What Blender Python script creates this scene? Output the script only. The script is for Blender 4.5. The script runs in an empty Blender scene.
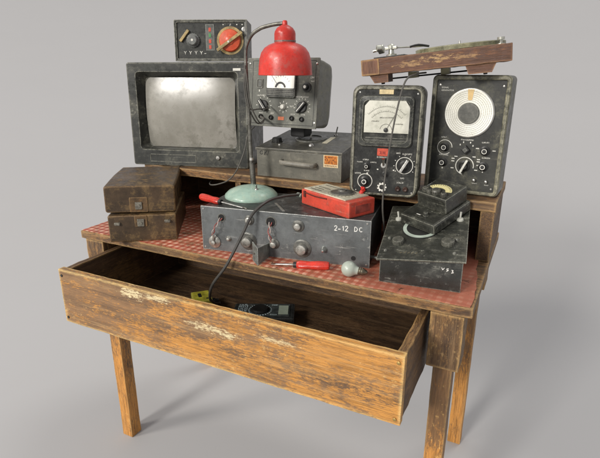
import bpy, bmesh, math, random
from mathutils import Vector, Matrix, Euler
random.seed(7)
S = bpy.context.scene
COL = S.collection
PI = math.pi
V = Vector

# ------------------------------------------------------------------ camera
cam_d = bpy.data.cameras.new('camera'); cam = bpy.data.objects.new('camera', cam_d); COL.objects.link(cam)
cam_d.sensor_fit = 'HORIZONTAL'; cam_d.sensor_width = 36.0; cam_d.lens = 36.0 * 486.7 / 600.0
cam_d.clip_end = 200.0; cam_d.clip_start = 0.02
_y, _p = 0.46033, -0.32213
fw = V((-math.sin(_y) * math.cos(_p), math.cos(_y) * math.cos(_p), math.sin(_p)))
cam.location = (1.28252, -1.0084, 1.30137)
cam.rotation_euler = fw.to_track_quat('-Z', 'Y').to_euler()
S.camera = cam

# ------------------------------------------------------------------ world and studio lamps
W = bpy.data.worlds.new('World'); S.world = W; W.use_nodes = True
bg = W.node_tree.nodes['Background']
bg.inputs[0].default_value = (1.0, 0.99, 1.0, 1); bg.inputs[1].default_value = 0.53

def area(name, loc, target, size, power, col):
    d = bpy.data.lights.new(name, 'AREA'); d.shape = 'DISK'; d.size = size; d.energy = power; d.color = col
    o = bpy.data.objects.new(name, d); COL.objects.link(o); o.location = loc
    o.rotation_euler = (V(target) - V(loc)).to_track_quat('-Z', 'Y').to_euler()
    return o
area('key_softbox', (-18.0, -20.0, 19.0), (0.6, 0.1, 0.85), 7.5, 4700, (1.0, 0.94, 0.86))
area('front_softbox', (-4.8, -21.2, 10.0), (0.4, 0.2, 1.0), 5.0, 4300, (1.0, 0.96, 0.90))
area('overhead_softbox', (8.0, 14.0, 34.0), (0.6, 0.25, 1.0), 9.0, 2700, (1.0, 0.97, 0.92))
S.view_settings.view_transform = 'Standard'; S.view_settings.look = 'None'
S.view_settings.exposure = 0.0; S.view_settings.gamma = 1.0

# ------------------------------------------------------------------ node helpers
class NT:
    def __init__(s, name):
        s.m = bpy.data.materials.new(name); s.m.use_nodes = True
        s.t = s.m.node_tree; s.n = s.t.nodes; s.l = s.t.links
        s.p = s.n['Principled BSDF']
        s.co = s.n.new('ShaderNodeTexCoord').outputs['Object']
    def new(s, t, **k):
        x = s.n.new(t)
        for a, b in k.items(): setattr(x, a, b)
        return x
    def put(s, sock, v):
        if hasattr(v, 'is_linked') or isinstance(v, bpy.types.NodeSocket): s.l.new(v, sock)
        elif isinstance(v, (tuple, list)): sock.default_value = tuple(v) + ((1,) if len(v) == 3 and len(sock.default_value) == 4 else ())
        else: sock.default_value = v
    def math(s, op, a, b=0.0, c=None, clamp=False):
        x = s.new('ShaderNodeMath', operation=op); x.use_clamp = clamp
        s.put(x.inputs[0], a); s.put(x.inputs[1], b)
        if c is not None: s.put(x.inputs[2], c)
        return x.outputs[0]
    def mapping(s, scale=(1, 1, 1), loc=(0, 0, 0), rot=(0, 0, 0)):
        x = s.new('ShaderNodeMapping'); s.l.new(s.co, x.inputs[0])
        x.inputs['Scale'].default_value = scale; x.inputs['Location'].default_value = loc; x.inputs['Rotation'].default_value = rot
        return x.outputs[0]
    def noise(s, scale, detail=5, rough=0.6, vec=None, dist=0.0):
        x = s.new('ShaderNodeTexNoise'); s.l.new(vec or s.co, x.inputs['Vector'])
        x.inputs['Scale'].default_value = scale; x.inputs['Detail'].default_value = detail
        x.inputs['Roughness'].default_value = rough; x.inputs['Distortion'].default_value = dist
        return x.outputs[0]
    def ramp(s, f, lo, hi, a=0.0, b=1.0):
        x = s.new('ShaderNodeMapRange'); x.clamp = True
        s.put(x.inputs[0], f); x.inputs[1].default_value = lo; x.inputs[2].default_value = hi
        x.inputs[3].default_value = a; x.inputs[4].default_value = b
        return x.outputs[0]
    def mix(s, f, a, b, mode='MIX'):
        x = s.new('ShaderNodeMix', data_type='RGBA', blend_type=mode)
        s.put(x.inputs[0], f); s.put(x.inputs[6], a); s.put(x.inputs[7], b)
        return x.outputs[2]
    def edge(s, r, gain=5.0):
        b = s.new('ShaderNodeBevel', samples=4); b.inputs[0].default_value = r
        g = s.new('ShaderNodeNewGeometry')
        d = s.new('ShaderNodeVectorMath', operation='DOT_PRODUCT'); s.l.new(b.outputs[0], d.inputs[0]); s.l.new(g.outputs['Normal'], d.inputs[1])
        return s.math('MULTIPLY', s.math('SUBTRACT', 1.0, d.outputs['Value']), gain, clamp=True)
    def bump(s, h, strength=0.3, dist=0.002):
        x = s.new('ShaderNodeBump'); x.inputs['Strength'].default_value = strength; x.inputs['Distance'].default_value = dist
        s.l.new(h, x.inputs['Height']); s.l.new(x.outputs[0], s.p.inputs['Normal'])

def paint(name, base, worn=(0.42, 0.41, 0.38), rough=0.5, metal=0.0, spec=0.42, edge_w=0.0045, edge_gain=8, dust=(0.3, 0.28, 0.24), dust_amt=0.25,
          scale=9.0, scratch=0.25, vary=0.45, bump=0.12, chips=0.35):
    t = NT(name)
    n1 = t.noise(scale, 7, 0.7); n2 = t.noise(scale * 9, 5, 0.75); n3 = t.noise(scale * 2.6, 9, 0.78, t.mapping((1, 1, 1), (3.1, 7.7, 1.3)))
    dark = tuple(c * (1 - vary) for c in base); light = tuple(min(1, c * (1 + vary)) for c in base)
    c = t.mix(t.ramp(n1, 0.36, 0.64), dark, light)
    c = t.mix(t.math('MULTIPLY', t.ramp(n3, 0.50, 0.66), dust_amt), c, dust)
    c = t.mix(t.math('MULTIPLY', t.ramp(n2, 0.54, 0.66), 0.45), c, tuple(x * 0.45 for x in base))
    for rot, thr in (((0.2, 0.5, 0.4), 0.655), ((1.1, 0.2, 1.9), 0.675)):
        sn = t.noise(150, 2, 0.5, t.mapping((0.06, 1, 1.0), rot=rot))
        c = t.mix(t.math('MULTIPLY', t.ramp(sn, thr, thr + 0.03), t.math('MULTIPLY', t.ramp(n3, 0.42, 0.6), scratch)), c, worn)
    f = t.math('ADD', t.math('MULTIPLY', n2, 0.55), t.math('MULTIPLY', n3, 0.45))
    c = t.mix(t.math('MULTIPLY', t.ramp(f, 0.575, 0.61), chips), c, worn)
    if edge_gain:
        e = t.math('MULTIPLY', t.edge(edge_w, edge_gain), t.ramp(n2, 0.36, 0.54, 0.12, 1.0), clamp=True)
        c = t.mix(e, c, worn)
    t.l.new(c, t.p.inputs['Base Color'])
    t.l.new(t.ramp(t.math('ADD', t.math('MULTIPLY', n3, 0.6), t.math('MULTIPLY', n2, 0.4)), 0.38, 0.62, max(0.05, rough - 0.20), min(1, rough + 0.16)), t.p.inputs['Roughness'])
    t.p.inputs['Metallic'].default_value = metal; t.p.inputs['Specular IOR Level'].default_value = spec
    if bump: t.bump(t.math('ADD', n2, n3), bump * 1.5, 0.001)
    return t.m

def wood(name, axis, dark, mid, light, edge_col=(0.50, 0.31, 0.12), patches=(), rough=0.58, gold=0.5, seed=0.0, edge_gain=6, grain=1.0, stain=0.5, drift=None, ew=0.008, pale=None, fdark=1.0, pamt=0.75, chip=None):
    t = NT(name); I = 'xyz'.index(axis)
    def mp(k, off):
        sc = [1.0, 1.0, 1.0]; sc[I] = k; return t.mapping(tuple(sc), (seed + off, seed * 1.7 + off, seed * 0.6 - off))
    fine = t.noise(520 * grain, 3, 0.6, mp(0.035, 0)); fib = t.noise(190 * grain, 5, 0.68, mp(0.05, 1.1), 0.3); band = t.noise(30 * grain, 4, 0.6, mp(0.07, 2.3), 0.9)
    blot = t.noise(10, 7, 0.76, mp(0.42, 3.7)); blot2 = t.noise(22, 9, 0.82, mp(0.30, 5.2), 0.5); spk = t.noise(230, 6, 0.82, mp(0.26, 6.4))
    c = t.mix(t.ramp(t.math('ADD', t.math('MULTIPLY', band, 0.6), t.math('MULTIPLY', fib, 0.4)), 0.40, 0.60), dark, mid)
    gf = t.math('ADD', t.math('MULTIPLY', blot, 0.55), t.math('MULTIPLY', spk, 0.45)); off = 0.56 - gold * 0.14
    if drift:
        sep = t.new('ShaderNodeSeparateXYZ'); t.l.new(t.co, sep.inputs[0])
        gf = t.math('ADD', gf, t.ramp(sep.outputs['xyz'.index(drift[0])], drift[1], drift[2], drift[3], drift[4]))
    c = t.mix(t.ramp(gf, off - 0.012, off + 0.045), c, t.mix(t.ramp(fib, 0.4, 0.6), tuple(x * 0.55 for x in light), tuple(min(1, x * 1.12) for x in light)))
    c = t.mix(t.math('MULTIPLY', t.ramp(fine, 0.50, 0.64), 0.55 * fdark), c, tuple(x * 0.45 for x in dark))
    c = t.mix(t.math('MULTIPLY', t.ramp(fib, 0.55, 0.66), 0.6 * fdark), c, tuple(x * 0.40 for x in dark))
    if pale:
        pn = t.noise(70, 4, 0.6, mp(0.045, 8.8), 0.5)
        c = t.mix(t.math('MULTIPLY', t.ramp(pn, 0.53, 0.66), t.ramp(fine, 0.62, 0.42, 0.1, pamt)), c, pale)
    if chip:
        cn = t.noise(95, 7, 0.8, mp(0.55, 9.9)); ca = t.noise(9, 4, 0.6, mp(0.5, 4.1))
        c = t.mix(t.math('MULTIPLY', t.ramp(t.math('ADD', t.math('MULTIPLY', cn, 0.7), t.math('MULTIPLY', ca, 0.3)), 0.575, 0.615), 0.75), c, chip)
    df = t.math('ADD', t.math('MULTIPLY', blot2, 0.7), t.math('MULTIPLY', spk, 0.3))
    c = t.mix(t.math('MULTIPLY', t.ramp(df, 0.52, 0.66), stain), c, tuple(x * 0.42 for x in dark))
    if patches:
        sep = t.new('ShaderNodeSeparateXYZ'); t.l.new(t.co, sep.inputs[0])
        for (px, pz, rx, rz, amt, col) in patches:
            dx = t.math('DIVIDE', t.math('SUBTRACT', sep.outputs[0], px), rx); dz = t.math('DIVIDE', t.math('SUBTRACT', sep.outputs[2], pz), rz)
            r2 = t.math('ADD', t.math('MULTIPLY', dx, dx), t.math('MULTIPLY', dz, dz))
            f = t.math('SUBTRACT', t.math('ADD', t.math('MULTIPLY', spk, 1.35), t.math('MULTIPLY', blot2, 0.45)), t.math('MULTIPLY', r2, 0.22))
            c = t.mix(t.math('MULTIPLY', t.ramp(f, 0.82, 0.90), amt), c, t.mix(t.ramp(fine, 0.4, 0.6), col, tuple(x * 0.8 for x in col)))
    if edge_gain:
        e = t.math('MULTIPLY', t.edge(ew, edge_gain), t.ramp(t.math('ADD', t.math('MULTIPLY', spk, 0.5), t.math('MULTIPLY', blot2, 0.5)), 0.40, 0.54, 0.1, 1.0), clamp=True)
        c = t.mix(e, c, edge_col)
    t.l.new(c, t.p.inputs['Base Color'])
    t.l.new(t.ramp(spk, 0.35, 0.65, rough - 0.14, rough + 0.22), t.p.inputs['Roughness'])
    h = t.math('ADD', t.math('ADD', fib, t.math('MULTIPLY', spk, 0.8)), t.math('MULTIPLY', fine, 0.5)); t.bump(h, 0.5, 0.0016)
    return t.m

def plain(name, col, rough=0.5, metal=0.0, spec=0.5, vary=0.2, scale=40):
    t = NT(name); n = t.noise(scale, 4, 0.6)
    t.l.new(t.mix(t.ramp(n, 0.3, 0.7), tuple(c * (1 - vary) for c in col), tuple(min(1, c * (1 + vary)) for c in col)), t.p.inputs['Base Color'])
    t.l.new(t.ramp(n, 0.3, 0.7, max(0.04, rough - 0.1), min(1, rough + 0.1)), t.p.inputs['Roughness'])
    t.p.inputs['Metallic'].default_value = metal; t.p.inputs['Specular IOR Level'].default_value = spec
    return t.m

# ------------------------------------------------------------------ mesh helpers
class MB:
    def __init__(s): s.bm = bmesh.new()
    def add(s, verts, faces, smooth=False):
        vs = [s.bm.verts.new(v) for v in verts]
        for f in faces:
            try:
                fc = s.bm.faces.new([vs[i] for i in f]); fc.smooth = smooth
            except ValueError: pass
        return vs
    def loft(s, loops, cap0=True, cap1=True, smooth=False, closed=True):
        n = len(loops[0]); vs = [v for l in loops for v in l]; fs = []
        for k in range(len(loops) - 1):
            for i in range(n if closed else n - 1):
                a, b = k * n + i, k * n + (i + 1) % n
                fs.append((a, b, b + n, a + n))
        if cap0: fs.append(tuple(range(n - 1, -1, -1)))
        if cap1: fs.append(tuple(range((len(loops) - 1) * n, len(loops) * n)))
        s.add(vs, fs, smooth); return s
    def box(s, x0, x1, y0, y1, z0, z1, bev=0.0, M=None):
        b = bmesh.new(); bmesh.ops.create_cube(b, size=1.0)
        for v in b.verts: v.co = V((x0 + (v.co.x + .5) * (x1 - x0), y0 + (v.co.y + .5) * (y1 - y0), z0 + (v.co.z + .5) * (z1 - z0)))
        if bev: bmesh.ops.bevel(b, geom=list(b.edges), offset=bev, segments=2, profile=0.6, affect='EDGES')
        s.merge(b, M); return s
    def plank(s, x0, x1, y0, y1, z0, z1, jit=0.0012, seg=26, bev=0.0025):
        b = bmesh.new(); bmesh.ops.create_cube(b, size=1.0)
        d = (x1 - x0, y1 - y0, z1 - z0); ax = d.index(max(d))
        for v in b.verts: v.co = V((x0 + (v.co.x + .5) * d[0], y0 + (v.co.y + .5) * d[1], z0 + (v.co.z + .5) * d[2]))
        bmesh.ops.bevel(b, geom=list(b.edges), offset=bev, segments=2, profile=0.6, affect='EDGES')
        lo, hi = (x0, y0, z0)[ax], (x1, y1, z1)[ax]
        for k in range(1, seg):
            co = [0, 0, 0]; co[ax] = lo + (hi - lo) * k / seg; no = [0, 0, 0]; no[ax] = 1
            bmesh.ops.bisect_plane(b, geom=list(b.verts) + list(b.edges) + list(b.faces), plane_co=co, plane_no=no)
        rnd = {}
        for v in b.verts:
            key = round((v.co[ax] - lo) / (hi - lo) * seg)
            for a in range(3):
                if a != ax:
                    q = rnd.setdefault((key, a, v.co[a] > ((x0 + x1, y0 + y1, z0 + z1)[a]) / 2), random.uniform(-jit, jit))
                    v.co[a] += q
        s.merge(b); return s
    def merge(s, b, M=None):
        b.verts.index_update(); vs = [s.bm.verts.new(M @ v.co if M else v.co) for v in b.verts]
        for f in b.faces:
            g = s.bm.faces.new([vs[v.index] for v in f.verts]); g.smooth = f.smooth
        b.free()
    def lathe(s, prof, c=(0, 0, 0), axis=(0, 0, 1), n=32, smooth=True, flute=0.0, nf=0):
        ax = V(axis).normalized(); a = ax.orthogonal().normalized(); b = ax.cross(a); loops = []
        for (r, h) in prof:
            l = []
            for i in range(n):
                th = 2 * PI * i / n; rr = r * (1 + (flute if nf and (i * nf // n * 2) % 4 == 0 else 0))
                if flute and not nf: rr = r * (1 + (flute if i % 2 else -flute))
                l.append(V(c) + ax * h + (a * math.cos(th) + b * math.sin(th)) * max(rr, 1e-5))
            loops.append(l)
        s.loft(loops, True, True, smooth); return s
    def tube(s, pts, r, n=8, sub=6):
        P = catmull([V(p) for p in pts], sub) if sub else [V(p) for p in pts]
        loops = []; up = V((0, 0, 1)); prev = None
        for i, p in enumerate(P):
            d = (P[min(i + 1, len(P) - 1)] - P[max(i - 1, 0)]).normalized()
            if prev is None: a = d.orthogonal().normalized()
            else: a = (prev - d * prev.dot(d)).normalized()
            prev = a; b = d.cross(a)
            rr = r(i / (len(P) - 1)) if callable(r) else r
            loops.append([p + (a * math.cos(2 * PI * k / n) + b * math.sin(2 * PI * k / n)) * rr for k in range(n)])
        s.loft(loops, True, True, True); return s
    def xf(s, M):
        bmesh.ops.transform(s.bm, matrix=M, verts=list(s.bm.verts)); return s
    def clamp_z(s, z=0.0):
        for v in s.bm.verts: v.co.z = max(v.co.z, z)
        return s
    def build(s, name, mat, parent=None, loc=(0, 0, 0), rot=(0, 0, 0), sharp=0.6):
        bmesh.ops.recalc_face_normals(s.bm, faces=list(s.bm.faces))
        for e in s.bm.edges:
            if len(e.link_faces) == 2 and e.link_faces[0].normal.angle(e.link_faces[1].normal, 0) > sharp: e.smooth = False
        m = bpy.data.meshes.new(name); s.bm.to_mesh(m); s.bm.free()
        if mat: m.materials.append(mat)
        o = bpy.data.objects.new(name, m); COL.objects.link(o); o.parent = parent; o.location = loc; o.rotation_euler = rot
        return o

def catmull(P, sub):
    out = []
    for i in range(len(P) - 1):
        a, b, c, d = P[max(i - 1, 0)], P[i], P[i + 1], P[min(i + 2, len(P) - 1)]
        for k in range(sub):
            t = k / sub
            out.append(0.5 * ((2 * b) + (c - a) * t + (2 * a - 5 * b + 4 * c - d) * t * t + (3 * b - a - 3 * c + d) * t ** 3))
    out.append(P[-1]); return out

def rr(u0, u1, v0, v1, r, y, n=5):
    # rounded rectangle loop in the x-z plane at depth y
    L = []; r = max(r, 1e-5)
    for (cx, cz, a0) in ((u1 - r, v1 - r, 0), (u0 + r, v1 - r, PI / 2), (u0 + r, v0 + r, PI), (u1 - r, v0 + r, 3 * PI / 2)):
        for k in range(n + 1):
            a = a0 + PI / 2 * k / n; L.append(V((cx + r * math.cos(a), y, cz + r * math.sin(a))))
    return L
def slab(mb, u0, u1, v0, v1, r, yf, yb, bev=0.001):
    mb.loft([rr(u0, u1, v0, v1, r, yb), rr(u0, u1, v0, v1, r, yf + bev), rr(u0 + bev * .3, u1 - bev * .3, v0 + bev * .3, v1 - bev * .3, r, yf + bev * .3), rr(u0 + bev, u1 - bev, v0 + bev, v1 - bev, r, yf)]); return mb
def frame(mb, u0, u1, v0, v1, r, w, yf, yb, bev=0.0015):
    o = lambda d, y: rr(u0 + d, u1 - d, v0 + d, v1 - d, max(r - d, 0.0005), y)
    mb.loft([o(0, yb), o(0, yf + bev), o(bev, yf), o(w - bev, yf), o(w, yf + bev), o(w, yb)], False, False); return mb
def disc(mb, u, v, r, yf, yb, n=40): mb.lathe([(r, 0), (r, yb - yf)], (u, yb, v), (0, -1, 0), n, False); return mb
def ring(mb, u, v, r0, r1, y, a0=0, a1=2 * PI, n=48, t=0.0006):
    full = abs(a1 - a0) > 6.28; k = n if full else n + 1
    L = []
    for i in range(k):
        a = a0 + (a1 - a0) * i / n; c, s_ = math.cos(a), math.sin(a)
        L.append([V((u + r0 * c, y + t, v + r0 * s_)), V((u + r0 * c, y, v + r0 * s_)), V((u + r1 * c, y, v + r1 * s_)), V((u + r1 * c, y + t, v + r1 * s_))])
    if full: L.append(L[0])
    mb.loft(L, not full, not full, False); return mb
def stroke(mb, u0, v0, u1, v1, w, y, t=0.0005):
    d = V((u1 - u0, 0, v1 - v0)); 
    if d.length < 1e-6: return
    d.normalize(); p = V((-d.z, 0, d.x)) * w / 2; a, b = V((u0, y, v0)), V((u1, y, v1)); k = V((0, t, 0))
    mb.loft([[a - p + k, a - p, a + p, a + p + k], [b - p + k, b - p, b + p, b + p + k]])
def scribble(mb, u, v, w, h, y, lw=None):
    # worn, no longer readable small lettering: rows of letter-like strokes
    lw = lw or h * 0.2; x = u; cw = h * 0.72
    while x + cw * .7 <= u + w:
        a, b = x, x + cw * .62; k = random.randrange(6)
        if k in (0, 1, 4): stroke(mb, a, v, a, v + h, lw, y)
        if k in (0, 2, 3): stroke(mb, a, v + h, b, v + h, lw, y)
        if k in (1, 2, 5): stroke(mb, a, v, b, v, lw, y)
        if k in (3, 5): stroke(mb, (a + b) / 2, v, (a + b) / 2, v + h, lw, y)
        if k in (0, 4): stroke(mb, a, v + h * .5, b, v + h * .5, lw, y)
        if k in (2, 4): stroke(mb, b, v, b, v + h, lw, y)
        x += cw
def text(mb, s, u, v, h, y, sx=1.0, M=None):
    c = bpy.data.curves.new('t', 'FONT'); c.body = s; c.size = h * 1.4; c.extrude = 0.0003; c.resolution_u = 3
    o = bpy.data.objects.new('t', c); COL.objects.link(o); dg = bpy.context.evaluated_depsgraph_get()
    m = bpy.data.meshes.new_from_object(o.evaluated_get(dg)); b = bmesh.new(); b.from_mesh(m)
    T = Matrix.Translation((u, y, v)) @ Matrix.Rotation(PI / 2, 4, 'X') @ Matrix.Diagonal((sx, 1, 1, 1))
    bmesh.ops.transform(b, matrix=(M @ T) if M else T, verts=list(b.verts)); mb.merge(b)
    bpy.data.objects.remove(o); bpy.data.meshes.remove(m)

def tag(o, label, cat, group=None, kind=None):
    if label: o['label'] = label
    if cat: o['category'] = cat
    if group: o['group'] = group
    if kind: o['kind'] = kind
    return o
def thing(name, label, cat, loc, rotz=0.0, group=None, rot=None):
    o = bpy.data.objects.new(name, None); COL.objects.link(o); o.location = loc; o.rotation_euler = rot or (0, 0, rotz); o.empty_display_size = 0.05
    return tag(o, label, cat, group)
OUT = (0, -1, 0)
def knob_prof(r, h): return [(r, 0), (r, h * .15), (r * .86, h * .2), (r * .82, h * .9), (r * .72, h), (0, h)]
def skirt_prof(r, h): return [(r, 0), (r, h * .18), (r * .72, h * .28), (r * .62, h * .34), (r * .58, h * .92), (r * .5, h), (0, h)]

# ------------------------------------------------------------------ materials
M = {}
M['metal'] = plain('bare_steel', (0.45, 0.44, 0.41), 0.35, 0.9)
M['chrome'] = plain('dull_chrome', (0.62, 0.61, 0.57), 0.22, 1.0)
M['brass'] = plain('brass', (0.55, 0.38, 0.14), 0.4, 0.9)
M['black'] = plain('black_plastic', (0.018, 0.018, 0.017), 0.38)
M['tarnish'] = plain('tarnished_metal', (0.22, 0.205, 0.17), 0.42, 0.7, vary=.4, scale=120)
M['rubber'] = plain('black_rubber', (0.02, 0.02, 0.02), 0.7)
M['white_print'] = plain('white_print', (0.62, 0.61, 0.55), 0.6, vary=0.3)
M['chalk'] = plain('chalk_white', (0.72, 0.72, 0.68), 0.8, vary=0.3, scale=160)
M['red_print'] = plain('red_print', (0.5, 0.06, 0.03), 0.5)
M['green_print'] = plain('green_print', (0.06, 0.22, 0.07), 0.5)
M['hole'] = plain('dark_hole', (0.006, 0.006, 0.006), 0.8)
M['gunmetal'] = paint('gunmetal_paint', (0.0400, 0.0424, 0.0376), (0.24, 0.235, 0.20), 0.42, spec=0.6, dust=(0.17, 0.165, 0.13), dust_amt=0.45, scale=7)

# ------------------------------------------------------------------ setting
def setting():
    t = NT('studio_sweep'); n = t.noise(1.3, 3, 0.5)
    t.l.new(t.mix(n, (0.424, 0.420, 0.424), (0.434, 0.430, 0.434)), t.p.inputs['Base Color']); t.p.inputs['Roughness'].default_value = 0.75
    t.p.inputs['Specular IOR Level'].default_value = 0.2
    mb = MB(); N = 72; rad = [0.02, 1, 2, 3] + [3 + k * 0.5 for k in range(1, 31)]
    hts = [0] * 4 + [0.021 * (k * 0.5) ** 2 + 0.05 * (k * 0.5) * min(1, k / 10) for k in range(1, 31)]
    loops = []
    for r, h in zip(rad, hts):
        l = []
        for i in range(N):
            a = 2 * PI * i / N; d = abs((a - 2.03 + PI) % (2 * PI) - PI)
            w = min(1, max(0, (1.75 - d) / 0.5)); w = w * w * (3 - 2 * w)
            l.append((0.7 + r * math.cos(a), 0.1 + r * math.sin(a), h * w))
        loops.append(l)
    mb.loft(loops, True, False, True)
    mb.build('floor', t.m, sharp=3)['kind'] = 'structure'
setting()

# ------------------------------------------------------------------ workbench
H, HS = 0.8049, 0.9707
DK, MD = (0.058, 0.031, 0.016), (0.135, 0.074, 0.034)
CREAM = (0.72, 0.60, 0.35)
def workbench():
    wx = wood('bench_wood_across', 'x', DK, MD, (0.30, 0.150, 0.052), gold=0.36, seed=0.3, stain=.55, pale=(.34,.21,.10), pamt=.5, fdark=.8, chip=(.42,.27,.11), ew=.012, edge_gain=7, edge_col=(.46, .29, .12))
    wy = wood('bench_wood_deep', 'y', DK, MD, (0.25, 0.135, 0.05), gold=0.30, seed=1.3, stain=.6)
    wz = wood('bench_wood_upright', 'z', (.055, .030, .016), (0.16, 0.088, 0.038), (0.32, 0.17, 0.06), gold=0.45, seed=2.1, stain=.6, pale=(.34,.21,.10), pamt=.4, fdark=.7, chip=(.40,.26,.11), ew=.012, edge_gain=8)
    wl = wood('bench_leg_wood', 'z', (0.11, 0.060, 0.028), (0.27, 0.138, 0.052), (0.64, 0.285, 0.062), gold=0.55, seed=4.4, stain=0.5, pale=(.48,.27,.11), fdark=.6, pamt=.45, chip=(.62,.38,.13), drift=('z', 0.12, 0.70, 0.085, -0.10))
    wf = wood('drawer_front_wood', 'x', (0.130, 0.074, 0.038), (0.275, 0.152, 0.070), (0.60, 0.275, 0.060), gold=0.38, seed=3.7, stain=0.48,
              edge_col=(0.76, 0.53, 0.21), drift=('x', 0.25, 0.85, -0.025, 0.042), ew=.013, edge_gain=10, pale=(0.46, 0.285, 0.13), fdark=.6, pamt=.45, chip=(.62, .40, .16),
              patches=((0.375, 0.736, 0.060, 0.022, 1.0, CREAM), (0.45, 0.742, 0.070, 0.012, 0.9, CREAM), (0.62, 0.697, 0.11, 0.016, 0.85, CREAM), (0.672, 0.690, 0.035, 0.014, 1.0, CREAM), (0.81, 0.712, 0.07, 0.010, 0.7, CREAM)))
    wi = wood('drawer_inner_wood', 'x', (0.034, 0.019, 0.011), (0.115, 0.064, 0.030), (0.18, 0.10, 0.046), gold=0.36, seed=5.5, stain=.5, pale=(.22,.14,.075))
    B = thing('workbench', 'battered wooden workbench with its wide drawer pulled open, carrying all the old instruments', 'workbench', (0, 0, 0))
    MB().plank(0, 1.2, 0, 0.574, H - 0.025, H, 0.0008, 40).build('tabletop', wx, B)
    lx = (0.0328, 0.0777); rx = (1.1223, 1.1672)
    for (x0, x1) in (lx, rx):
        for y0 in (0.0276, 0.527):
            MB().plank(x0, x1, y0, y0 + 0.045, 0, H - 0.0262, 0.0007, 20, 0.002).build('leg', wl, B)
    for x0, x1 in ((0.0162, 0.090), (1.110, 1.1838)):
        for y0, y1 in ((0.002, 0.0755), (0.485, 0.5735)):
            # each corner block is a three-sided box round the head of its leg
            m = MB(); m.plank(x0, x1, y0, y0 + 0.018, 0.6374, H - 0.0265, 0.0008, 10, 0.002)
            m.plank(x0, x0 + 0.012, y0 + 0.0187, y1, 0.639, H - 0.0268, 0.0006, 8, 0.0015); m.plank(x1 - 0.012, x1, y0 + 0.0187, y1, 0.639, H - 0.0268, 0.0006, 8, 0.0015)
            m.build('corner_block', wz, B)
    for x0 in (0.032, 1.148): MB().plank(x0, x0 + 0.02, 0.0765, 0.484, 0.66, H - 0.027, 0.0007, 16).build('side_rail', wy, B)
    MB().plank(0.0915, 1.1085, 0.52, 0.54, 0.60, H - 0.027, 0.0007, 20).build('back_rail', wx, B)
    # drawer
    x0, x1, yf, z0, z1 = 0.0965, 1.0990, -0.169, 0.5880, 0.7545
    D = MB().plank(x0, x1, yf, yf + 0.02, z0, z1, 0.0005, 44, 0.002).build('drawer', wf, B)
    for xa, xb in ((x0 + .001, x0 + 0.021), (x1 - 0.021, x1 - .001)):
        MB().plank(xa, xb, yf + 0.0212, 0.33, z0 + 0.003, z1 - 0.003, 0.001, 20).build('drawer_side', wy, D)
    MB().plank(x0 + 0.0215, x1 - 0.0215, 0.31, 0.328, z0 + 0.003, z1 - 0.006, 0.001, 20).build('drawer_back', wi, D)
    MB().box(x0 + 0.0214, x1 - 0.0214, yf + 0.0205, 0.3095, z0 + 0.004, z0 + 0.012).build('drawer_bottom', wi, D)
    for (x, z, mt) in ((x1 - .012, z1 - .016, 'brass'), (x1 - .012, z0 + .014, 'brass'), (x0 + .012, z1 - .018, 'black'), (x0 + .012, z0 + .016, 'black')):
        MB().lathe([(0.0042, 0), (0.004, 0.0012), (0.002, 0.002), (0, 0.0021)], (x, yf - 0.0005, z), OUT, 14).build('nail', M[mt], D)
    # shelf standing on the back of the table
    sh = MB().plank(0.018, 1.2, 0.289, 0.571, HS - 0.026, HS, 0.0008, 40).build('shelf', wx, B)
    for xa, xb in ((0.022, 0.06), (0.40, 0.42), (1.162, 1.198)):
        MB().plank(xa, xb, 0.294, 0.545, H + 0.001, HS - 0.027, 0.001, 14).build('shelf_support', wy, sh)
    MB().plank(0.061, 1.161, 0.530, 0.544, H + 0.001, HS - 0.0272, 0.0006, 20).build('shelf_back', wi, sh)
workbench()

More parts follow.
